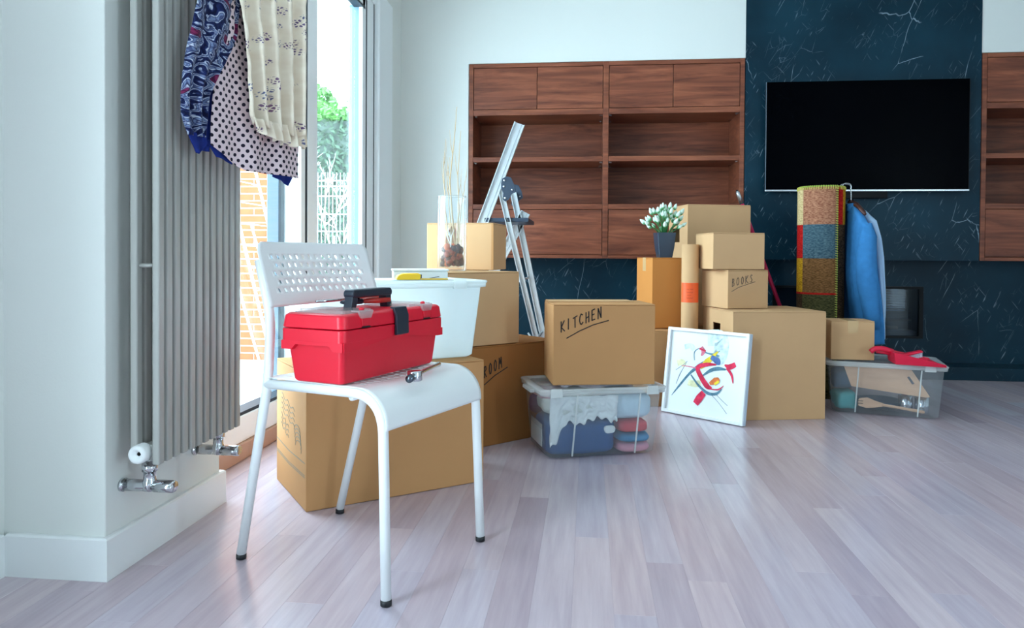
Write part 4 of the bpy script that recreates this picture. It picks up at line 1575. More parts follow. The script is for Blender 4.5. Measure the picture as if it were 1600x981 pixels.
tA = tote('clear plastic tote full of folded clothes under the KITCHEN box', (-0.145, 2.640), 19.0, 0.425, 0.270, 0.262, 0.0, M_bin, M_binlid, 0.020, (0.05, 0.93), True)
tC = tote('clear plastic tote of kitchen utensils holding the red dustpan', (1.178, 3.640), -15.5, 0.455, 0.310, 0.253, 0.0, M_bin, M_binlid, 0.018, (0.90,))
tW = tote('frosted white plastic tote on the large cardboard box by the window', (-0.790, 2.110), 35.5, 0.505, 0.255, 0.262, 0.4055, M_binw, M_binwr, 0.022, (0.85,), False, False)




def soft(name, label, cat, root, pos, size, m, yaw=0, seed=0, amp=0.006, freq=14, n=14, power=4.0, group=None, layers=0):
    """soft folded cloth: rounded block with creases; pos is the centre of its base in the tote's frame"""
    V, F = [], []
    nu, nv = 4 * n, n
    sx, sy, sz = size[0] / 2, size[1] / 2, size[2] / 2
    for i in range(nv + 1):
        ph = -pi / 2 + pi * i / nv
        for j in range(nu):
            th = 2 * pi * j / nu
            cp, sp = cos(ph), sin(ph)
            e1, e2 = 2 / power, 2 / power
            f_ = lambda c, e: math.copysign(abs(c) ** e, c)
            x_ = sx * f_(cp, e2) * f_(cos(th), e1)
            y_ = sy * f_(cp, e2) * f_(sin(th), e1)
            z_ = sz * f_(sp, e2)
            q = Vector((x_, y_, z_))
            nn = noise.noise(q * freq + Vector((seed, seed * 2.3, 0))) + 0.5 * noise.noise(q * freq * 2.3 + Vector((seed, 0, 7)))
            dirv = q.normalized()
            a_ = amp * nn
            if layers:
                a_ += -0.004 * abs(sin(layers * pi * (z_ + sz) / (2 * sz))) ** 0.3 + 0.004
                a_ *= 1.0
            q = q + dirv * a_
            V.append((q.x, q.y, max(-sz, q.z) + sz))
    for i in range(nv):
        for j in range(nu):
            F.append((i * nu + j, i * nu + (j + 1) % nu, (i + 1) * nu + (j + 1) % nu, (i + 1) * nu + j))
    o = mesh(name, V, F, m, None, smooth=True)
    o.location = local(root, pos)
    o.rotation_euler = (0, 0, root.rotation_euler[2] + yaw)
    tag(o, label, cat, group)
    return o


def cloth(name, c, var=0.08):
    return mat(name, c, 0.9, spec=0.1, var=var, scale=18, bump=0.15, bscale=120)


C_jean, C_red, C_blue = cloth('denim', rgb(34, 78, 130)), cloth('coral_knit', rgb(206, 74, 84)), cloth('teal_blue_knit', rgb(64, 132, 176))
C_pink, C_white, C_grey = cloth('pink_cotton', rgb(226, 158, 174)), cloth('white_cotton', rgb(216, 220, 222)), cloth('stone_linen', rgb(196, 200, 196))
C_purple, C_lav, C_mauve = cloth('purple_cotton', rgb(104, 74, 120)), cloth('pale_blue_cotton', rgb(192, 212, 226)), cloth('mauve_pink', rgb(210, 178, 190))
soft('folded_jeans', 'dark blue folded jeans at the bottom of the clothes tote', 'jeans', tA, (0.142, 0.122, 0.0065), (0.274, 0.228, 0.134), C_jean, 0, 3, 0.006, 12, power=6)
soft('folded_garment', 'pink folded garment at the bottom right of the clothes tote', 'clothes', tA, (0.350, 0.105, 0.0065), (0.130, 0.20, 0.036), C_pink, 0, 5, 0.002, 14, layers=2)
soft('folded_garment', 'blue folded garment between the pink and coral ones in the tote', 'clothes', tA, (0.350, 0.105, 0.0445), (0.128, 0.20, 0.034), C_blue, 0, 6, 0.003, 14, layers=2)
soft('folded_garment', 'coral folded garment above the blue one in the clothes tote', 'clothes', tA, (0.348, 0.105, 0.080), (0.122, 0.195, 0.046), C_red, 0, 7, 0.003, 12, layers=3)
soft('folded_garment', 'pale blue folded garment at the top right of the clothes tote', 'clothes', tA, (0.335, 0.12, 0.128), (0.180, 0.22, 0.104), C_lav, 0.05, 8, 0.006, 12, layers=3)
soft('crumpled_shirt', 'stone-white crumpled shirt draped over the jeans in the clothes tote', 'shirt', tA, (0.120, 0.120, 0.146), (0.235, 0.245, 0.090), C_grey, 0, 9, 0.012, 22, n=24, power=3.0)
soft('crumpled_shirt', 'mauve pink crumpled shirt at the top left of the clothes tote', 'shirt', tA, (0.055, 0.13, 0.205), (0.12, 0.18, 0.036), C_mauve, 0.1, 10, 0.008, 20)
soft('folded_garment', 'purple garment at the back left of the clothes tote', 'clothes', tA, (0.040, 0.235, 0.125), (0.09, 0.05, 0.075), C_purple, 0, 11, 0.006, 14)
# hanging front of the white shirt inside the tote: a draped sheet close to the front wall
def drape(u, v):
    x_ = 0.008 + 0.262 * u
    low = 0.138 + 0.010 * sin(u * 11) - 0.092 * (1 / (1 + math.exp((u - 0.17) * 32))) + 0.006 * sin(u * 47)
    z_ = 0.232 + (low - 0.232) * v
    y_ = 0.006 - (z_ / 0.262) * 0.012 + 0.008 * sin(u * 30 + 4 * v + 3 * noise.noise(Vector((u * 5, v * 4, 1)))) * (0.5 + 0.5 * v) + 0.006 * noise.noise(Vector((u * 14, v * 9, 4)))
    return (x_, max(-0.013 * z_ / 0.262 + 0.001, y_), z_)


ds = grid('draped_shirt', drape, 60, 24, C_white, None, solid=0.0012)
ds.location = tA.location
ds.rotation_euler = tA.rotation_euler
tag(ds, 'white shirt hanging crumpled against the front of the clothes tote', 'shirt')
cuff = soft('shirt_cuff', 'white shirt cuff poking out between jeans and coral garment in the tote', 'shirt', tA, (0.245, 0.010, 0.085), (0.045, 0.012, 0.032), C_white, 0, 14, 0.003, 30, n=8, power=2.5)

# ---- utensils tote contents
M_wood = mat('beech_wood', rgb(216, 172, 140), 0.55, var=0.08, scale=8, stretch=(1, 6, 6))
cb = thing('chopping_board', 'beech chopping board with a slot leaning inside the utensils tote', 'chopping board', local(tC, (0.235, 0.085, 0.128)), tC.rotation_euler[2])
cbo = MB()
pts = [(-0.185, 0.10), (-0.150, 0.0), (0.170, -0.032), (0.185, -0.028), (0.105, 0.098), (0.085, 0.105)]
n_ = len(pts)
hole = [(0.088, 0.060), (0.098, 0.063), (0.120, 0.030), (0.110, 0.026)]
prism('board', pts, 0.014, M_wood, cb, 'y', -0.05)
prism('hand_slot', hole, 0.001, M_hinge, cb, 'y', -0.0512)
sp_ = thing('wooden_spatula', 'wooden slotted spatula lying low inside the utensils tote', 'spatula', local(tC, (0.240, 0.012, 0.056)), tC.rotation_euler[2])
prism('blade', [(-0.125, -0.014), (-0.125, -0.006), (-0.105, -0.006), (-0.105, -0.002), (-0.125, -0.002), (-0.125, 0.006), (-0.105, 0.006), (-0.105, 0.010), (-0.125, 0.010), (-0.120, 0.020), (-0.085, 0.026), (-0.05, 0.012), (-0.02, 0.004), (-0.02, -0.012), (-0.05, -0.018), (-0.09, -0.024)], 0.007, M_wood, sp_, 'y', -0.0035)
tube('handle', [(-0.024, 0.0, -0.004), (0.05, 0.0, -0.012), (0.15, 0.0, -0.024), (0.155, 0, -0.0245)], [0.0065, 0.0065, 0.0075, 0.004], M_wood, sp_, 10)
M_steel = mat('steel_mug', rgb(190, 196, 204), 0.2, metal=0.95)
for q, (a, b, c, lab) in enumerate(((0.325, 0.085, 0.016, 'steel mug lying at the back right inside the utensils tote'), (0.392, 0.075, 0.016, 'steel mug at the far right end inside the utensils tote'))):
    mg = thing('steel_mug', lab, 'mug', local(tC, (a, b, c)), tC.rotation_euler[2])
    V, F = lathe_geo([(0.002, 0.0), (0.026, 0.0), (0.030, 0.004), (0.031, 0.078), (0.029, 0.078), (0.028, 0.006)], 20)
    mesh('cup', V, F, M_steel, mg, smooth=True)
    V, F = tube_geo([(0.0, -0.030, 0.065), (0.006, -0.048, 0.060), (0.006, -0.048, 0.025), (0.0, -0.030, 0.018)], 0.003, 8)
    mesh('handle', V, F, M_steel, mg, smooth=True)
pn = thing('frying_pan', 'dark steel pan lying behind the wooden spatula in the utensils tote', 'pan', local(tC, (0.215, 0.155, 0.014)), tC.rotation_euler[2])
V, F = lathe_geo([(0.002, 0.0), (0.085, 0.0), (0.105, 0.04), (0.103, 0.04), (0.083, 0.004), (0.002, 0.004)], 28)
mesh('pan_bowl', V, F, mat('dark_pan', rgb(70, 92, 108), 0.3, metal=0.6), pn, smooth=True)
C_teal, C_slate = cloth('teal_cloth', rgb(72, 156, 160)), cloth('slate_cloth', rgb(70, 96, 118))
soft('tea_towel', 'teal crumpled tea towel at the left end of the utensils tote', 'towel', tC, (0.055, 0.085, 0.014), (0.10, 0.14, 0.085), C_teal, 0.2, 15, 0.012, 18)
soft('tea_towel', 'grey-blue crumpled tea towel on the teal one in the utensils tote', 'towel', tC, (0.050, 0.13, 0.105), (0.10, 0.16, 0.095), C_slate, 0, 16, 0.012, 18)

# small carton and dustpan on the utensils tote
bS = carton('cardboard_box', 'small taped cardboard box on the utensils tote beside the dustpan', (1.172, 3.650), -2.0, 0.200, 0.150, 0.190, z=0.2545, m=M_cardB, along='y')
dp = thing('dustpan', 'red dustpan resting on the rim of the utensils tote', 'dustpan', local(tC, (0.335, 0.030, 0.2535)), radians(-8))
M_pan = mat('pinkish_red_plastic', rgb(222, 22, 62), 0.35)


def pan(u, v):
    # v along the length (0 rear .. 1 lip), u around the U profile
    L0 = -0.075 + 0.195 * v
    W_ = 0.062 + 0.052 * v
    hh = 0.050 * (1 - 0.88 * v) + 0.004
    a = u * 2 - 1
    if abs(a) < 0.7:
        return (L0, a / 0.7 * W_, 0.003 + 0.002 * v)
    e = (abs(a) - 0.7) / 0.3
    return (L0 - 0.006 * e, math.copysign(W_ + 0.010 * e, a), 0.003 + hh * e)


grid('pan_tray', pan, 20, 10, M_pan, dp, solid=0.003, smooth=False)
mb = MB()
mb.add([(-0.079, -0.064, 0.002), (-0.072, -0.064, 0.002), (-0.072, 0.064, 0.002), (-0.079, 0.064, 0.002), (-0.088, -0.074, 0.056), (-0.080, -0.074, 0.056), (-0.080, 0.074, 0.056), (-0.088, 0.074, 0.056)], BOXF)
mb.build('pan_back', M_pan, dp, bevel=0.002)
tube('pan_handle', smooth_path([(-0.075, 0, 0.052), (-0.115, 0, 0.066), (-0.155, 0, 0.064), (-0.172, 0, 0.048)], 0.02, 5), [0.012] * 3 + [0.014] * 8 + [0.011] * 3 if False else 0.0125, M_pan, dp, 12)
br = thing('hand_brush', 'red hand brush with white bristles lying in the dustpan', 'brush', local(tC, (0.350, 0.040, 0.2535)), radians(-6))
prism('brush_block', [(-0.075, 0.040), (-0.03, 0.046), (0.035, 0.062), (0.040, 0.054), (-0.02, 0.036), (-0.075, 0.032)], 0.036, M_pan, br, 'y', -0.010, 0.003)
tube('brush_handle', [(-0.065, 0.008, 0.038), (-0.12, 0.008, 0.046), (-0.16, 0.008, 0.052)], [0.010, 0.009, 0.010], M_pan, br, 10)
M_bris = mat('white_bristles', rgb(214, 218, 230), 0.8)
for i in range(8):
    for j in range(2):
        x_ = -0.018 + i * 0.0072
        box('bristle_tuft', x_, x_ + 0.004, -0.004 + j * 0.016, 0.004 + j * 0.016, 0.016 + 0.002 * i, 0.040 + 0.0022 * i, M_bris, br)

# ---- white tray and tape measure on the frosted tote
tr = thing('white_tray', 'shallow white lidded tray on the frosted tote', 'tray', local(tW, (0.268, 0.145, 0.2625)), tW.rotation_euler[2] - radians(18))
box('tray_body', 0.0, 0.185, 0.0, 0.12, 0.0006, 0.026, M_white, tr, 0.004)
box('tray_lid', -0.003, 0.188, -0.003, 0.123, 0.0265, 0.034, M_white, tr, 0.003)
tp = thing('tape_measure', 'yellow tape measure with its blade pulled out on the frosted tote', 'tape measure', local(tW, (0.245, 0.045, 0.2625)), tW.rotation_euler[2] - radians(14))
M_yel = mat('yellow_plastic', rgb(240, 190, 20), 0.4)
prism('case', [(0.0, 0.0005), (0.076, 0.0005), (0.078, 0.018), (0.070, 0.022), (0.02, 0.021), (0.004, 0.015), (-0.002, 0.008)], 0.05, M_yel, tp, 'y', 0.0, 0.004)
box('belt_clip', 0.0785, 0.0815, 0.01, 0.04, 0.006, 0.018, M_black, tp, 0.001)
box('blade', 0.079, 0.170, 0.014, 0.036, 0.0005, 0.0045, M_yel, tp, 0.001)
prism('blade_hook', [(0.112, 0.0052), (0.140, 0.0095), (0.142, 0.0115), (0.108, 0.0058)], 0.012, M_black, tp, 'y', 0.02)

# ================================================================== LEANING PICTURE
pc = bpy.data.objects.new('framed_picture', None)
COL.objects.link(pc)
tag(pc, 'white framed abstract painting leaning against the big cardboard box', 'picture')
pL, pR = Vector((0.352, 3.545, 0.0)), Vector((0.676, 3.262, 0.0))
pw = (pR - pL).length
ux = (pR - pL).normalized()
back = Vector((-ux.y, ux.x, 0))
if back.y < 0:
    back = -back
lean = radians(8.0)
uz = (Vector((0, 0, 1)) * cos(lean) + back * sin(lean)).normalized()
uy = uz.cross(ux).normalized()
Mx = Matrix((ux, uy, uz)).transposed().to_4x4()
Mx.translation = pL + Vector((0, 0, 0.0045))
pc.matrix_world = Mx
ph_ = 0.408
fwid, fdep = 0.015, 0.030
M_frameW = mat('white_frame', rgb(240, 243, 245), 0.35)
M_frameS = mat('silver_frame_edge', rgb(196, 210, 226), 0.4)
box('frame_side', 0, fwid, 0, fdep, 0, ph_, M_frameW, pc, 0.0015)
box('frame_side', pw - fwid, pw, 0, fdep, 0, ph_, M_frameW, pc, 0.0015)
box('frame_bottom', fwid, pw - fwid, 0, fdep, 0, fwid, M_frameW, pc, 0.0015)
box('frame_top', fwid, pw - fwid, 0, fdep, ph_ - fwid, ph_, M_frameW, pc, 0.0015)
box('edge_strip', pw + 0.0001, pw + 0.0012, 0.008, fdep - 0.002, 0.002, ph_ - 0.002, M_frameS, pc)
box('back_board', 0.004, pw - 0.004, fdep - 0.006, fdep - 0.002, 0.004, ph_ - 0.004, M_card, pc)
box('canvas', fwid - 0.004, pw - fwid + 0.004, 0.012, 0.016, fwid - 0.004, ph_ - fwid + 0.004, mat('white_paper', rgb(238, 243, 244), 0.6), pc)


def pcol(name, c):
    return mat('paint_' + name, c, 0.7, spec=0.1, var=0.25, scale=45)


p_teal, p_red, p_yel = pcol('teal', rgb(96, 134, 152)), pcol('red', rgb(222, 58, 88)), pcol('yellow', rgb(246, 206, 66))
p_org, p_blue, p_pale, p_py = pcol('orange', rgb(238, 128, 74)), pcol('blue', rgb(92, 118, 170)), pcol('pale_blue', rgb(214, 232, 240)), pcol('pale_yellow', rgb(240, 236, 190))
p_grey, p_pink = pcol('grey', rgb(150, 162, 172)), pcol('pink', rgb(226, 130, 150))


def PX(x, y):
    """photo detail position (0..1 across the picture, 0..1 downwards) to picture plane"""
    return (x * pw, (1 - y) * ph_)


strokes = [
    ([(0.50, 0.09), (0.66, 0.09), (0.66, 0.28), (0.60, 0.30)], 0.075, p_pale, 0), ([(0.14, 0.42), (0.20, 0.40), (0.24, 0.44)], 0.030, p_py, 0),
    ([(0.30, 0.62), (0.38, 0.63), (0.46, 0.61)], 0.030, p_py, 0), ([(0.22, 0.22), (0.30, 0.20), (0.34, 0.24)], 0.024, p_pale, 0),
    ([(0.105, 0.80), (0.19, 0.68), (0.31, 0.52), (0.42, 0.42), (0.52, 0.34), (0.66, 0.22)], [0.002, 0.010, 0.012, 0.020, 0.010, 0.003], p_teal, 1),
    ([(0.15, 0.66), (0.19, 0.54), (0.26, 0.40)], [0.003, 0.006, 0.002], p_grey, 1), ([(0.13, 0.50), (0.22, 0.43), (0.27, 0.38)], 0.003, p_grey, 1),
    ([(0.20, 0.44), (0.31, 0.44), (0.40, 0.45)], [0.002, 0.006, 0.004], p_pink, 2),
    ([(0.36, 0.36), (0.35, 0.27), (0.41, 0.22), (0.50, 0.26), (0.60, 0.27), (0.66, 0.28)], [0.003, 0.005, 0.003, 0.006, 0.010, 0.006], p_teal, 2),
    ([(0.43, 0.20), (0.46, 0.25), (0.44, 0.30)], [0.016, 0.022, 0.006], p_pink, 3), ([(0.41, 0.22), (0.49, 0.24)], 0.008, p_red, 4),
    ([(0.64, 0.23), (0.52, 0.36), (0.44, 0.44)], [0.004, 0.032, 0.012], p_yel, 3), ([(0.56, 0.30), (0.64, 0.34), (0.65, 0.38)], [0.020, 0.030, 0.018], p_blue, 4),
    ([(0.33, 0.53), (0.44, 0.64), (0.56, 0.71), (0.66, 0.70), (0.72, 0.64)], [0.006, 0.011, 0.014, 0.012, 0.003], p_teal, 4),
    ([(0.48, 0.52), (0.57, 0.45), (0.66, 0.42), (0.75, 0.42)], [0.006, 0.016, 0.018, 0.006], p_teal, 4),
    ([(0.63, 0.38), (0.52, 0.39), (0.41, 0.44), (0.46, 0.54), (0.54, 0.63), (0.60, 0.65)], [0.006, 0.018, 0.022, 0.024, 0.026, 0.010], p_red, 5),
    ([(0.57, 0.60), (0.64, 0.56), (0.68, 0.53)], [0.012, 0.034, 0.014], p_org, 6), ([(0.63, 0.60), (0.68, 0.56)], 0.012, p_yel, 7),
    ([(0.58, 0.66), (0.68, 0.65), (0.74, 0.60)], [0.004, 0.007, 0.002], p_red, 7),
    ([(0.51, 0.71), (0.46, 0.78), (0.42, 0.85)], [0.028, 0.036, 0.030], p_red, 6),
    ([(0.73, 0.37), (0.79, 0.385), (0.855, 0.35)], [0.006, 0.026, 0.022], p_red, 5), ([(0.76, 0.40), (0.82, 0.47), (0.845, 0.56)], [0.014, 0.012, 0.004], p_red, 6),
    ([(0.60, 0.72), (0.70, 0.80), (0.80, 0.90)], 0.0025, p_grey, 1), ([(0.66, 0.71), (0.74, 0.77), (0.80, 0.81)], 0.0025, p_grey, 1),
]
for pts, w_, m_, lay in strokes:
    P = [PX(*p) for p in pts]
    ws = w_ if isinstance(w_, list) else [w_] * len(P)
    fine, fw_ = [], []
    for i in range(len(P) - 1):
        p0, p1, p2, p3 = [Vector(P[max(0, min(len(P) - 1, k))]) for k in (i - 1, i, i + 1, i + 2)]
        for s in range(6):
            t = s / 6
            fine.append(0.5 * ((2 * p1) + (-p0 + p2) * t + (2 * p0 - 5 * p1 + 4 * p2 - p3) * t * t + (-p0 + 3 * p1 - 3 * p2 + p3) * t ** 3))
            fw_.append(ws[i] + (ws[i + 1] - ws[i]) * t)
    fine.append(Vector(P[-1]))
    fw_.append(ws[-1])
    yy = 0.0117 - 0.0003 * lay
    V, F = ribbon_geo([(f.x, f.y) for f in fine], fw_, lambda a, b, yy=yy: (a, yy, b))
    mesh('brush_stroke', V, F, m_, pc)

# ================================================================== ROLLED RUG
rg = thing('rolled_rug', 'rolled patchwork rug standing upright with green stitched edge', 'rug', (1.262, 4.105, 0.0))


def rugmat(name, c, c2):
    m, nt, p = base_mat('rug_' + name)
    N, L = nt.nodes, nt.links
    tc = N.new('ShaderNodeTexCoord')
    mp = N.new('ShaderNodeMapping')
    mp.inputs['Scale'].default_value = (40, 40, 160)
    L.new(tc.outputs['Object'], mp.inputs['Vector'])
    nz = N.new('ShaderNodeTexNoise')
    nz.inputs['Scale'].default_value = 1.8
    nz.inputs['Detail'].default_value = 4
    L.new(mp.outputs[0], nz.inputs['Vector'])
    r = ramp(N, [(0.38, c), (0.62, c2)])
    L.new(nz.outputs['Fac'], r.inputs['Fac'])
    L.new(r.outputs[0], p.inputs['Base Color'])
    bp = N.new('ShaderNodeBump')
    bp.inputs['Strength'].default_value = 0.5
    bp.inputs['Distance'].default_value = 0.004
    L.new(nz.outputs['Fac'], bp.inputs['Height'])
    L.new(bp.outputs[0], p.inputs['Normal'])
    p.inputs['Roughness'].default_value = 0.95
    p.inputs['Specular IOR Level'].default_value = 0.05
    return m


R_pink, R_blue = rugmat('rose', rgb(132, 80, 62), rgb(188, 134, 104)), rugmat('slate', rgb(48, 74, 88), rgb(90, 112, 120))
R_brown, R_green = rugmat('brown', rgb(92, 62, 36), rgb(138, 98, 60)), rugmat('olive', rgb(48, 50, 32), rgb(92, 86, 54))
R_cream, R_red, R_och = rugmat('cream', rgb(186, 158, 110), rgb(222, 198, 148)), rugmat('red', rgb(150, 20, 20), rgb(196, 40, 36)), rugmat('ochre', rgb(150, 106, 20), rgb(206, 154, 40))
R_dark = rugmat('dark', rgb(46, 34, 26), rgb(84, 62, 44))
RM = [R_pink, R_blue, R_brown, R_green, R_cream, R_red, R_och, R_dark]
RUG_H = 1.125
RT = 0.012
A0, TURNS = radians(-71), 3.15          # angle of the free outer edge (towards the camera, to the right)
NS = 150
zs = [0.0, 0.06, 0.20, 0.40, 0.552, 0.562, 0.745, 0.926, RUG_H]


def rug_r(s):
    return 0.124 - 0.0155 * s * TURNS


def rug_pt(s, z, off=0.0):
    a = A0 - s * TURNS * 2 * pi
    r = rug_r(s) + off
    return (r * cos(a), r * sin(a), z)


zrow = []
for a, b in zip(zs, zs[1:]):
    nn_ = max(1, int((b - a) / 0.05))
    for i in range(nn_):
        zrow.append(a + (b - a) * i / nn_)
zrow.append(RUG_H)
V, F, MI = [], [], []
for z in zrow:
    for j in range(NS + 1):
        V.append(rug_pt(j / NS, z))


def rug_mi(s, z):
    arc = s * TURNS * 2 * pi                      # angle from the free edge
    band = 0 if z > 0.926 else 1 if z > 0.745 else 2 if z > 0.562 else 5 if z > 0.552 else 3
    if arc < 1.40:
        return band
    if arc < 2.2:
        return {0: 4, 1: 5, 2: 6, 5: 5, 3: 7}[band]
    if arc < 5.30:
        return {0: 7, 1: 2, 2: 3, 5: 7, 3: 7}[band]
    if arc < 5.85:
        return 6 if z > 0.926 else 7
    if arc < 6.6:
        return 5 if z > 0.926 else 7
    return 7


for i in range(len(zrow) - 1):
    for j in range(NS):
        a = i * (NS + 1) + j
        F.append((a, a + NS + 1, a + NS + 2, a + 1))
        MI.append(rug_mi((j + 0.5) / NS, (zrow[i] + zrow[i + 1]) / 2))
ro = mesh('rug_body', V, F, RM, rg, smooth=True, solid=RT)
for p_, mi in zip(ro.data.polygons, MI):
    p_.material_index = mi
M_stG, M_stY = mat('green_yarn', rgb(120, 158, 62), 0.9), mat('yellow_yarn', rgb(206, 200, 92), 0.9)
tube('edge_binding', [rug_pt(j / NS, RUG_H + 0.002) for j in range(0, NS + 1)], 0.0062, M_stG, rg, 6)
tube('edge_binding', [rug_pt(0.0, z) for z in zrow], 0.0062, M_stG, rg, 6)
sv = MB()
for i in range(90):
    z = 0.02 + i * (RUG_H - 0.03) / 89
    sv.add(*tube_geo([rug_pt(-0.0008, z, 0.009), rug_pt(0.004, z + 0.002, 0.0075)], 0.0018, 5))
for i in range(70):
    s_ = i / 70 * 0.33
    p0 = rug_pt(s_, RUG_H + 0.008, 0.0)
    p1 = rug_pt(s_ + 0.0006, RUG_H - 0.012, 0.0078)
    sv.add(*tube_geo([p0, rug_pt(s_, RUG_H + 0.004, 0.0068), p1], 0.0017, 5))
so = sv.build('edge_stitches', M_stY, rg)
so['kind'] = 'stuff'

# ================================================================== SHIRTS ON HANGERS


def shirt(name, label, rows, yc, m, collar_m, hook_to):
    """rows: (z, x_left, x_right, half depth in y)"""
    t = thing(name, label, 'shirt', (0, 0, 0))
    loops = []
    NL = 40
    # refine rows
    fine = []
    for (a, b) in zip(rows, rows[1:]):
        for i in range(6):
            s = i / 6
            fine.append([a[k] + (b[k] - a[k]) * s for k in range(4)])
    fine.append(rows[-1])
    zt_, zb_ = rows[0][0], rows[-1][0]
    for (z, xl, xr, hd_) in fine:
        lp = []
        dn = (zt_ - z) / (zt_ - zb_)
        for j in range(NL):
            th = 2 * pi * j / NL
            cx, cy = cos(th), sin(th)
            e = 0.7
            px = (xl + xr) / 2 + (xr - xl) / 2 * math.copysign(abs(cx) ** e, cx)
            py = yc + hd_ * math.copysign(abs(cy) ** e, cy)
            f_ = 0.010 * dn * sin(th * 7 + z * 5) + 0.005 * noise.noise(Vector((px * 20, py * 20, z * 6)))
            lp.append((px + f_ * cx, py + f_ * cy, z))
        loops.append(lp)
    loft('shirt_body', loops, m, t, True, True)
    z0, xl, xr, hd_ = rows[0]
    xc = (xl + xr) / 2
    loft('collar', [[(xc + 0.022 * cos(a) * 1.0, yc + 0.05 * sin(a), z0 + dz) for a in [2 * pi * j / 20 for j in range(20)]] for dz in (-0.03, 0.012)], collar_m, t, False, False, solid=0.003)
    hz = z0 + 0.028
    return t, xc, z0


M_den = mat('blue_chambray', rgb(62, 128, 186), 0.85, spec=0.1, var=0.08, scale=30, bump=0.1, bscale=200)
M_lbl = mat('pale_blue_shirt', rgb(176, 206, 236), 0.85, spec=0.1, bump=0.08, bscale=200)
YS = 4.10
s1, xc1, zc1 = shirt('blue_shirt', 'mid-blue chambray shirt hanging beside the rolled rug', [(1.030, 1.400, 1.424, 0.05), (0.985, 1.396, 1.444, 0.12), (0.92, 1.396, 1.456, 0.19), (0.80, 1.388, 1.478, 0.20), (0.65, 1.384, 1.512, 0.20), (0.52, 1.402, 1.528, 0.20), (0.40, 1.424, 1.540, 0.19), (0.30, 1.43, 1.545, 0.18)], YS, M_den, M_den, None)
# sleeve in front
loft('sleeve', [[(cx_ + rx * cos(a) + 0.004 * sin(3 * a + q), YS - 0.185 - dy + ry * sin(a), z) for a in [2 * pi * j / 20 for j in range(20)]] for q, (z, cx_, rx, ry, dy) in enumerate(
    ((0.93, 1.440, 0.020, 0.020, -0.02), (0.86, 1.436, 0.040, 0.035, 0.0), (0.74, 1.424, 0.046, 0.04, 0.01), (0.62, 1.430, 0.050, 0.04, 0.015), (0.50, 1.446, 0.042, 0.036, 0.012), (0.38, 1.462, 0.034, 0.03, 0.01)))], M_den, s1)
s2, xc2, zc2 = shirt('pale_blue_shirt', 'pale blue shirt hanging on the right behind the mid-blue one', [(1.040, 1.428, 1.448, 0.05), (1.00, 1.436, 1.490, 0.12), (0.945, 1.452, 1.524, 0.19), (0.85, 1.482, 1.540, 0.20), (0.75, 1.498, 1.552, 0.20), (0.60, 1.516, 1.556, 0.20), (0.45, 1.532, 1.558, 0.20), (0.32, 1.54, 1.556, 0.19)], YS + 0.07, M_lbl, M_lbl, None)
M_hang = mat('brown_hanger_wood', rgb(82, 44, 36), 0.5)
for q, (nm, lab, xh, zh, yh) in enumerate((('clothes_hanger', 'brown wooden hanger holding the mid-blue shirt', 1.412, 1.036, YS), ('clothes_hanger', 'brown wooden hanger holding the pale blue shirt', 1.434, 1.050, YS + 0.07))):
    h_ = thing(nm, lab, 'hanger', (xh, yh, zh))
    tube('arm', [(0, 0, 0.012), (0.006, -0.08, -0.012), (0.012, -0.17, -0.06)], [0.011, 0.010, 0.008], M_hang, h_, 10)
    tube('arm', [(0, 0, 0.012), (0.006, 0.08, -0.012), (0.012, 0.17, -0.06)], [0.011, 0.010, 0.008], M_hang, h_, 10)
    hx = -0.046 - q * 0.020
    tube('hook', smooth_path([(0, 0, 0.012), (0, 0, 0.050), (0.0, 0, 1.153 - zh), (hx, -0.0 - q * 0.03, 1.153 - zh), (hx, -q * 0.03, 1.110 - zh)], 0.02, 6), 0.0022, M_chrome, h_, 8)

# ================================================================== BROOM
bm_ = thing('broom', 'pink broom with silver handle tip leaning behind the right box stack', 'broom', (0, 0, 0))
M_pinkst = mat('magenta_handle', rgb(206, 26, 84), 0.4)
B0, B1 = Vector((1.250, 4.330, 0.075)), Vector((0.885, 4.340, 1.060))
dv = (B1 - B0).normalized()
tube('shaft', [B0, B1], 0.0115, M_pinkst, bm_, 12)
tube('handle_tip', [B1 - dv * 0.002, B1 + dv * 0.066, B1 + dv * 0.078], [0.0125, 0.0125, 0.009], M_silver, bm_, 12)
tube('tip_hook', [B1 + dv * 0.074, B1 + dv * 0.086], [0.007, 0.005], M_black, bm_, 10)
loft('broom_head', [[(B0.x + p[0], B0.y + p[1], z) for p in rrect(-0.12, 0.06, -0.025, 0.025, 0.015, 3)] for z in (0.052, 0.082)], M_pinkst, bm_)
loft('bristles', [[(B0.x + p[0], B0.y + p[1], z) for p in rrect(-0.125 - e, 0.065 + e, -0.028 - e, 0.028 + e, 0.015, 3)] for z, e in ((0.0, 0.006), (0.052, -0.006))], M_hinge, bm_)

# ================================================================== STEP LADDER
la = thing('step_ladder', 'aluminium step ladder standing open behind the left cardboard stack', 'ladder', (0, 0, 0))
LY = 3.86


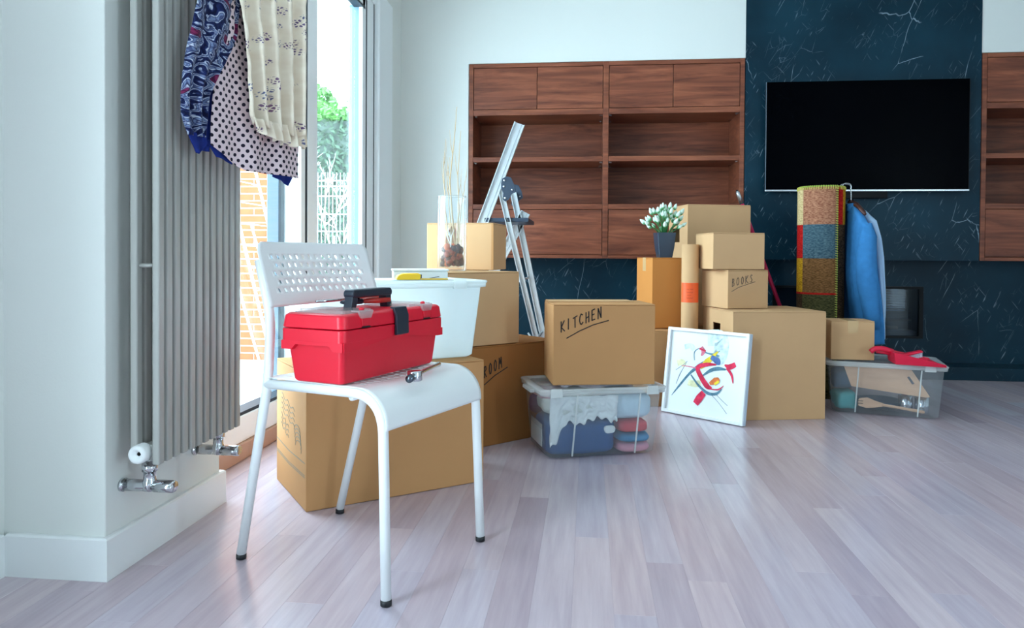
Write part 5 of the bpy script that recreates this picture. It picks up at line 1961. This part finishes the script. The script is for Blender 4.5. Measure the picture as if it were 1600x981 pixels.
def rail(name, p0, p1, wid, dep, m, parent):
    """channel section between two points in the x-z plane; wid across the slope, dep along y"""
    p0, p1 = Vector(p0), Vector(p1)
    t = (p1 - p0).normalized()
    yv = Vector((0, 1, 0))
    n = t.cross(yv).normalized()
    mb_ = MB()

    def bar(a0, a1, b0, b1):
        V = []
        for e in (p0, p1):
            for (a, b) in ((a0, b0), (a1, b0), (a1, b1), (a0, b1)):
                V.append(e + n * a + yv * b)
        mb_.add(V, [(0, 3, 2, 1), (4, 5, 6, 7), (0, 1, 5, 4), (1, 2, 6, 5), (2, 3, 7, 6), (3, 0, 4, 7)])
    h = wid / 2
    bar(-h, h, -0.0012, 0.0012)
    bar(-h, -h + 0.004, -dep, -0.0012)
    bar(h - 0.004, h, -dep, -0.0012)
    bar(-h * 0.35, -h * 0.25, -dep * 0.35, -0.0012)
    o = mb_.build(name, m, parent)
    bmm = bmesh.new()
    bmm.from_mesh(o.data)
    bmesh.ops.recalc_face_normals(bmm, faces=bmm.faces)
    bmm.to_mesh(o.data)
    bmm.free()
    return o


TOPF, BOTF = (-0.372, 1.455), (-0.905, 0.012)
for yy in (LY, LY + 0.40):
    o_ = 0.03 if yy > LY else 0.0
    rail('front_rail', (BOTF[0], yy, BOTF[1]), (TOPF[0], yy, TOPF[1] - (0.45 if yy > LY else 0)), 0.058, 0.022, M_alu, la)
rail('rear_rail', (-0.472, LY, 1.10), (-0.203, LY, 0.012), 0.030, 0.020, M_alu, la)
rail('rear_rail', (-0.446, LY + 0.40, 1.12), (-0.208, LY + 0.40, 0.012), 0.036, 0.020, M_alu, la)
for (fx_, fz_) in ((BOTF[0], 0.0), (-0.205, 0.0)):
    for yy in (LY, LY + 0.40):
        box('foot', fx_ - 0.03, fx_ + 0.03, yy - 0.026, yy + 0.012, 0.0005, 0.03, M_black, la, 0.004)
hp = [(-0.468, 1.135), (-0.462, 1.160), (-0.440, 1.172), (-0.416, 1.166), (-0.398, 1.130), (-0.390, 1.092), (-0.412, 1.076), (-0.424, 1.050), (-0.446, 1.038), (-0.460, 1.050), (-0.456, 1.082), (-0.468, 1.108)]
for yy in (LY - 0.030, LY + 0.405):
    hg = prism('hinge_plate', hp, 0.007, M_hinge, la, 'y', yy, 0.0015)
    for (a, b) in ((-0.450, 1.150), (-0.452, 1.118), (-0.408, 1.100), (-0.446, 1.056)):
        V, F = lathe_geo([(0.001, 0.0), (0.0055, 0.0), (0.0055, 0.004), (0.001, 0.005)], 10)
        mesh('rivet', [(a + x_, yy - 0.0002 - z_, b + y_) for x_, y_, z_ in V], [tuple(reversed(f)) for f in F], M_chrome, hg, smooth=True)
box('platform', -0.560, -0.322, LY - 0.005, LY + 0.39, 0.930, 0.952, M_hinge, la, 0.003)
for i in range(3):
    z = 0.22 + i * 0.235
    x_ = BOTF[0] + (TOPF[0] - BOTF[0]) * (z - BOTF[1]) / (TOPF[1] - BOTF[1])
    box('tread', x_ - 0.03, x_ + 0.05, LY + 0.002, LY + 0.398, z, z + 0.022, M_alu, la, 0.003)
for zz_ in (0.62, 0.30):
    x_ = -0.203 + (-0.459 + 0.203) * (zz_ - 0.012) / 1.033
    tube('rear_brace', [(x_, LY, zz_), (x_, LY + 0.40, zz_)], 0.008, M_alu, la, 8)
    tube('link', [(x_ - 0.004, LY + 0.003, zz_ - 0.02), (x_ - 0.050, LY + 0.045, zz_ + 0.03)], 0.005, M_alu, la, 6)

# ================================================================== OUTDOORS
struct(box('patio_ground', -12.0, -1.42, 0.0, 16.0, -0.30, -0.205, M_patio))
bw = struct(box('wall_brick', -4.1, -2.745, 6.205, 6.45, -0.205, 2.95, M_mortar))
BL, BH, BJ = 0.240, 0.052, 0.013
me_ = {}


def brick_obj(x0, x1, z):
    key = round(x1 - x0, 3)
    if key not in me_:
        V = bverts(0, key, -0.008, 0.06, 0, BH)
        me = bpy.data.meshes.new('brick')
        me.from_pydata(V, [], BOXF)
        me.materials.append(M_brick)
        me_[key] = me
    o = bpy.data.objects.new('brick', me_[key])
    link(o, bw)
    o.location = (x0, 6.205, z)


row, z = 0, -0.198
while z < 2.90:
    xr = -2.740
    first = BL if row % 2 == 0 else BL * 0.48
    x1, ln = xr, first
    while x1 > -4.0:
        brick_obj(max(-4.08, x1 - ln), x1, z)
        x1 -= ln + BJ
        ln = BL
    z += BH + BJ
    row += 1
post = thing('grey_post', 'slate grey metal post outside the window beside the brick wall', 'post', (-1.955, 4.62, -0.205))
box('post_body', -0.085, 0.085, -0.05, 0.05, 0.0, 3.2, M_greymetal_shade, post, 0.006)
box('post_groove', -0.012, 0.0, -0.056, -0.05, 0.0, 3.2, mat('slate_metal_pale', rgb(126, 148, 164), 0.35), post)
box('post_foot', -0.11, 0.11, -0.08, 0.08, 0.0, 0.02, M_greymetal_shade, post, 0.003)

dr = thing('drying_rack', 'white folding drying rack in front of the brick wall outside', 'drying rack', (0, 0, -0.205))
M_rackw = mat('white_rack', rgb(246, 246, 244), 0.4)
for yy in (5.15, 5.65):
    tube('leg', [(-2.72, yy, 1.68), (-2.30, yy, 0.012)], 0.011, M_rackw, dr, 8)
    tube('leg', [(-2.30 - 0.45, yy + 0.012, 1.20), (-2.40, yy + 0.012, 0.012)], 0.009, M_rackw, dr, 8)
for i in range(9):
    f_ = i / 8
    tube('bar', [(-2.72 + 0.42 * f_ * 0.8, 5.15, 1.68 - 1.66 * f_ * 0.8), (-2.72 + 0.42 * f_ * 0.8, 5.65, 1.68 - 1.66 * f_ * 0.8)], 0.004, M_rackw, dr, 6)

# wire fence
fe = thing('wire_fence', 'white welded wire fence in the garden outside the window', 'fence', (0, 10.0, -0.205))
M_fence = mat('white_fence_wire', rgb(244, 246, 246), 0.5)
for (x0, x1) in ((-6.6, -4.12), (-4.08, -1.6)):
    wv = MB()
    n = int((x1 - x0) / 0.055)
    for i in range(n + 1):
        xx = x0 + (x1 - x0) * i / n
        wv.box(xx - 0.0026, xx + 0.0026, -0.003, 0.003, 0.05, 2.12)
    wo = wv.build('wire_mesh', M_fence, fe)
    wo['kind'] = 'stuff'
    for z in (0.10, 0.42, 0.75, 0.98, 1.03, 1.28, 1.52, 1.78, 1.92, 2.00):
        box('cross_wire', x0, x1, -0.012, -0.004, z, z + 0.014, M_fence, fe)
for xx in (-6.62, -4.10, -1.58):
    box('post', xx - 0.02, xx + 0.02, 0.0, 0.05, 0.0, 2.2, M_fence, fe, 0.003)


def leaves(name, n, fn, size, m, parent, seed):
    random.seed(seed)
    V, F = [], []
    for i in range(n):
        p = Vector(fn())
        a = Vector((random.gauss(0, 1), random.gauss(0, 1), random.gauss(0, 1))).normalized()
        b = a.orthogonal().normalized()
        s = size * random.uniform(0.6, 1.3)
        k = len(V)
        V += [p + a * s, p + b * s * 0.5, p - a * s, p - b * s * 0.5]
        F.append((k, k + 1, k + 2, k + 3))
    return mesh(name, V, F, m, parent)


M_hedge = mat('hedge_leaf', rgb(66, 90, 70), 0.7, var=0.3, scale=4)
M_hedgetop = mat('hedge_fresh_leaf', rgb(70, 132, 44), 0.6, var=0.3, scale=4)
hg_ = thing('hedge', 'tall clipped green hedge behind the wire fence', 'hedge', (-4.2, 11.6, -0.205))
core = box('hedge_core', -2.6, 2.6, -0.28, 0.5, 0.0, 3.1, mat('hedge_inner', rgb(72, 86, 78), 0.9, var=0.3, scale=6), hg_)
lo = leaves('foliage', 9000, lambda: (random.uniform(-2.7, 2.7), -0.32 + random.gauss(0, 0.07), random.uniform(0.0, 3.1)), 0.055, M_hedge, hg_, 3)
lo['kind'] = 'stuff'
lo = leaves('fresh_growth', 5000, lambda: (random.uniform(-2.7, 2.7), random.uniform(-0.42, 0.5), 3.12 + abs(random.gauss(0, 0.11))), 0.06, M_hedgetop, hg_, 4)
lo['kind'] = 'stuff'
tre = thing('garden_tree', 'bright green tree top rising above the hedge', 'tree', (-5.12, 13.2, -0.205))
tube('trunk', [(0, 0, 0), (0.05, 0, 1.6), (0, 0.05, 3.2)], [0.12, 0.09, 0.05], mat('tree_bark', rgb(120, 100, 84), 0.9), tre, 8)


def crown():
    while True:
        q = Vector((random.uniform(-1, 1), random.uniform(-1, 1), random.uniform(-1, 1)))
        if 0.4 < q.length < 1 and noise.noise(q * 2.2) > -0.12:
            return (q.x * 0.36, q.y * 0.4, 3.75 + q.z * 0.38)


lo = leaves('crown', 900, crown, 0.07, M_hedgetop, tre, 5)
lo['kind'] = 'stuff'
# bare pale shrub in front of the fence
sh = thing('bare_shrub', 'bare pale-barked shrub in front of the wire fence', 'shrub', (-3.12, 8.55, -0.205))
random.seed(14)
sb_ = MB()


def grow(p, d, ln, r, lev):
    q = p + d * ln
    sb_.add(*tube_geo([p, p.lerp(q, 0.5) + Vector((random.gauss(0, 0.02), random.gauss(0, 0.02), 0)) * ln, q], [r, r * 0.85, r * 0.7], 5))
    if lev == 0:
        return
    for _ in range(3 if lev > 1 else 2):
        nd = (d + Vector((random.gauss(0, 0.5), random.gauss(0, 0.45), random.uniform(-0.05, 0.45)))).normalized()
        grow(p.lerp(q, random.uniform(0.45, 1.0)), nd, ln * random.uniform(0.55, 0.78), r * 0.6, lev - 1)


grow(Vector((0, 0, 0)), Vector((0.02, 0, 1)).normalized(), 1.18, 0.017, 5)
sb_.build('branches', mat('pale_bark', rgb(232, 230, 222), 0.8), sh)
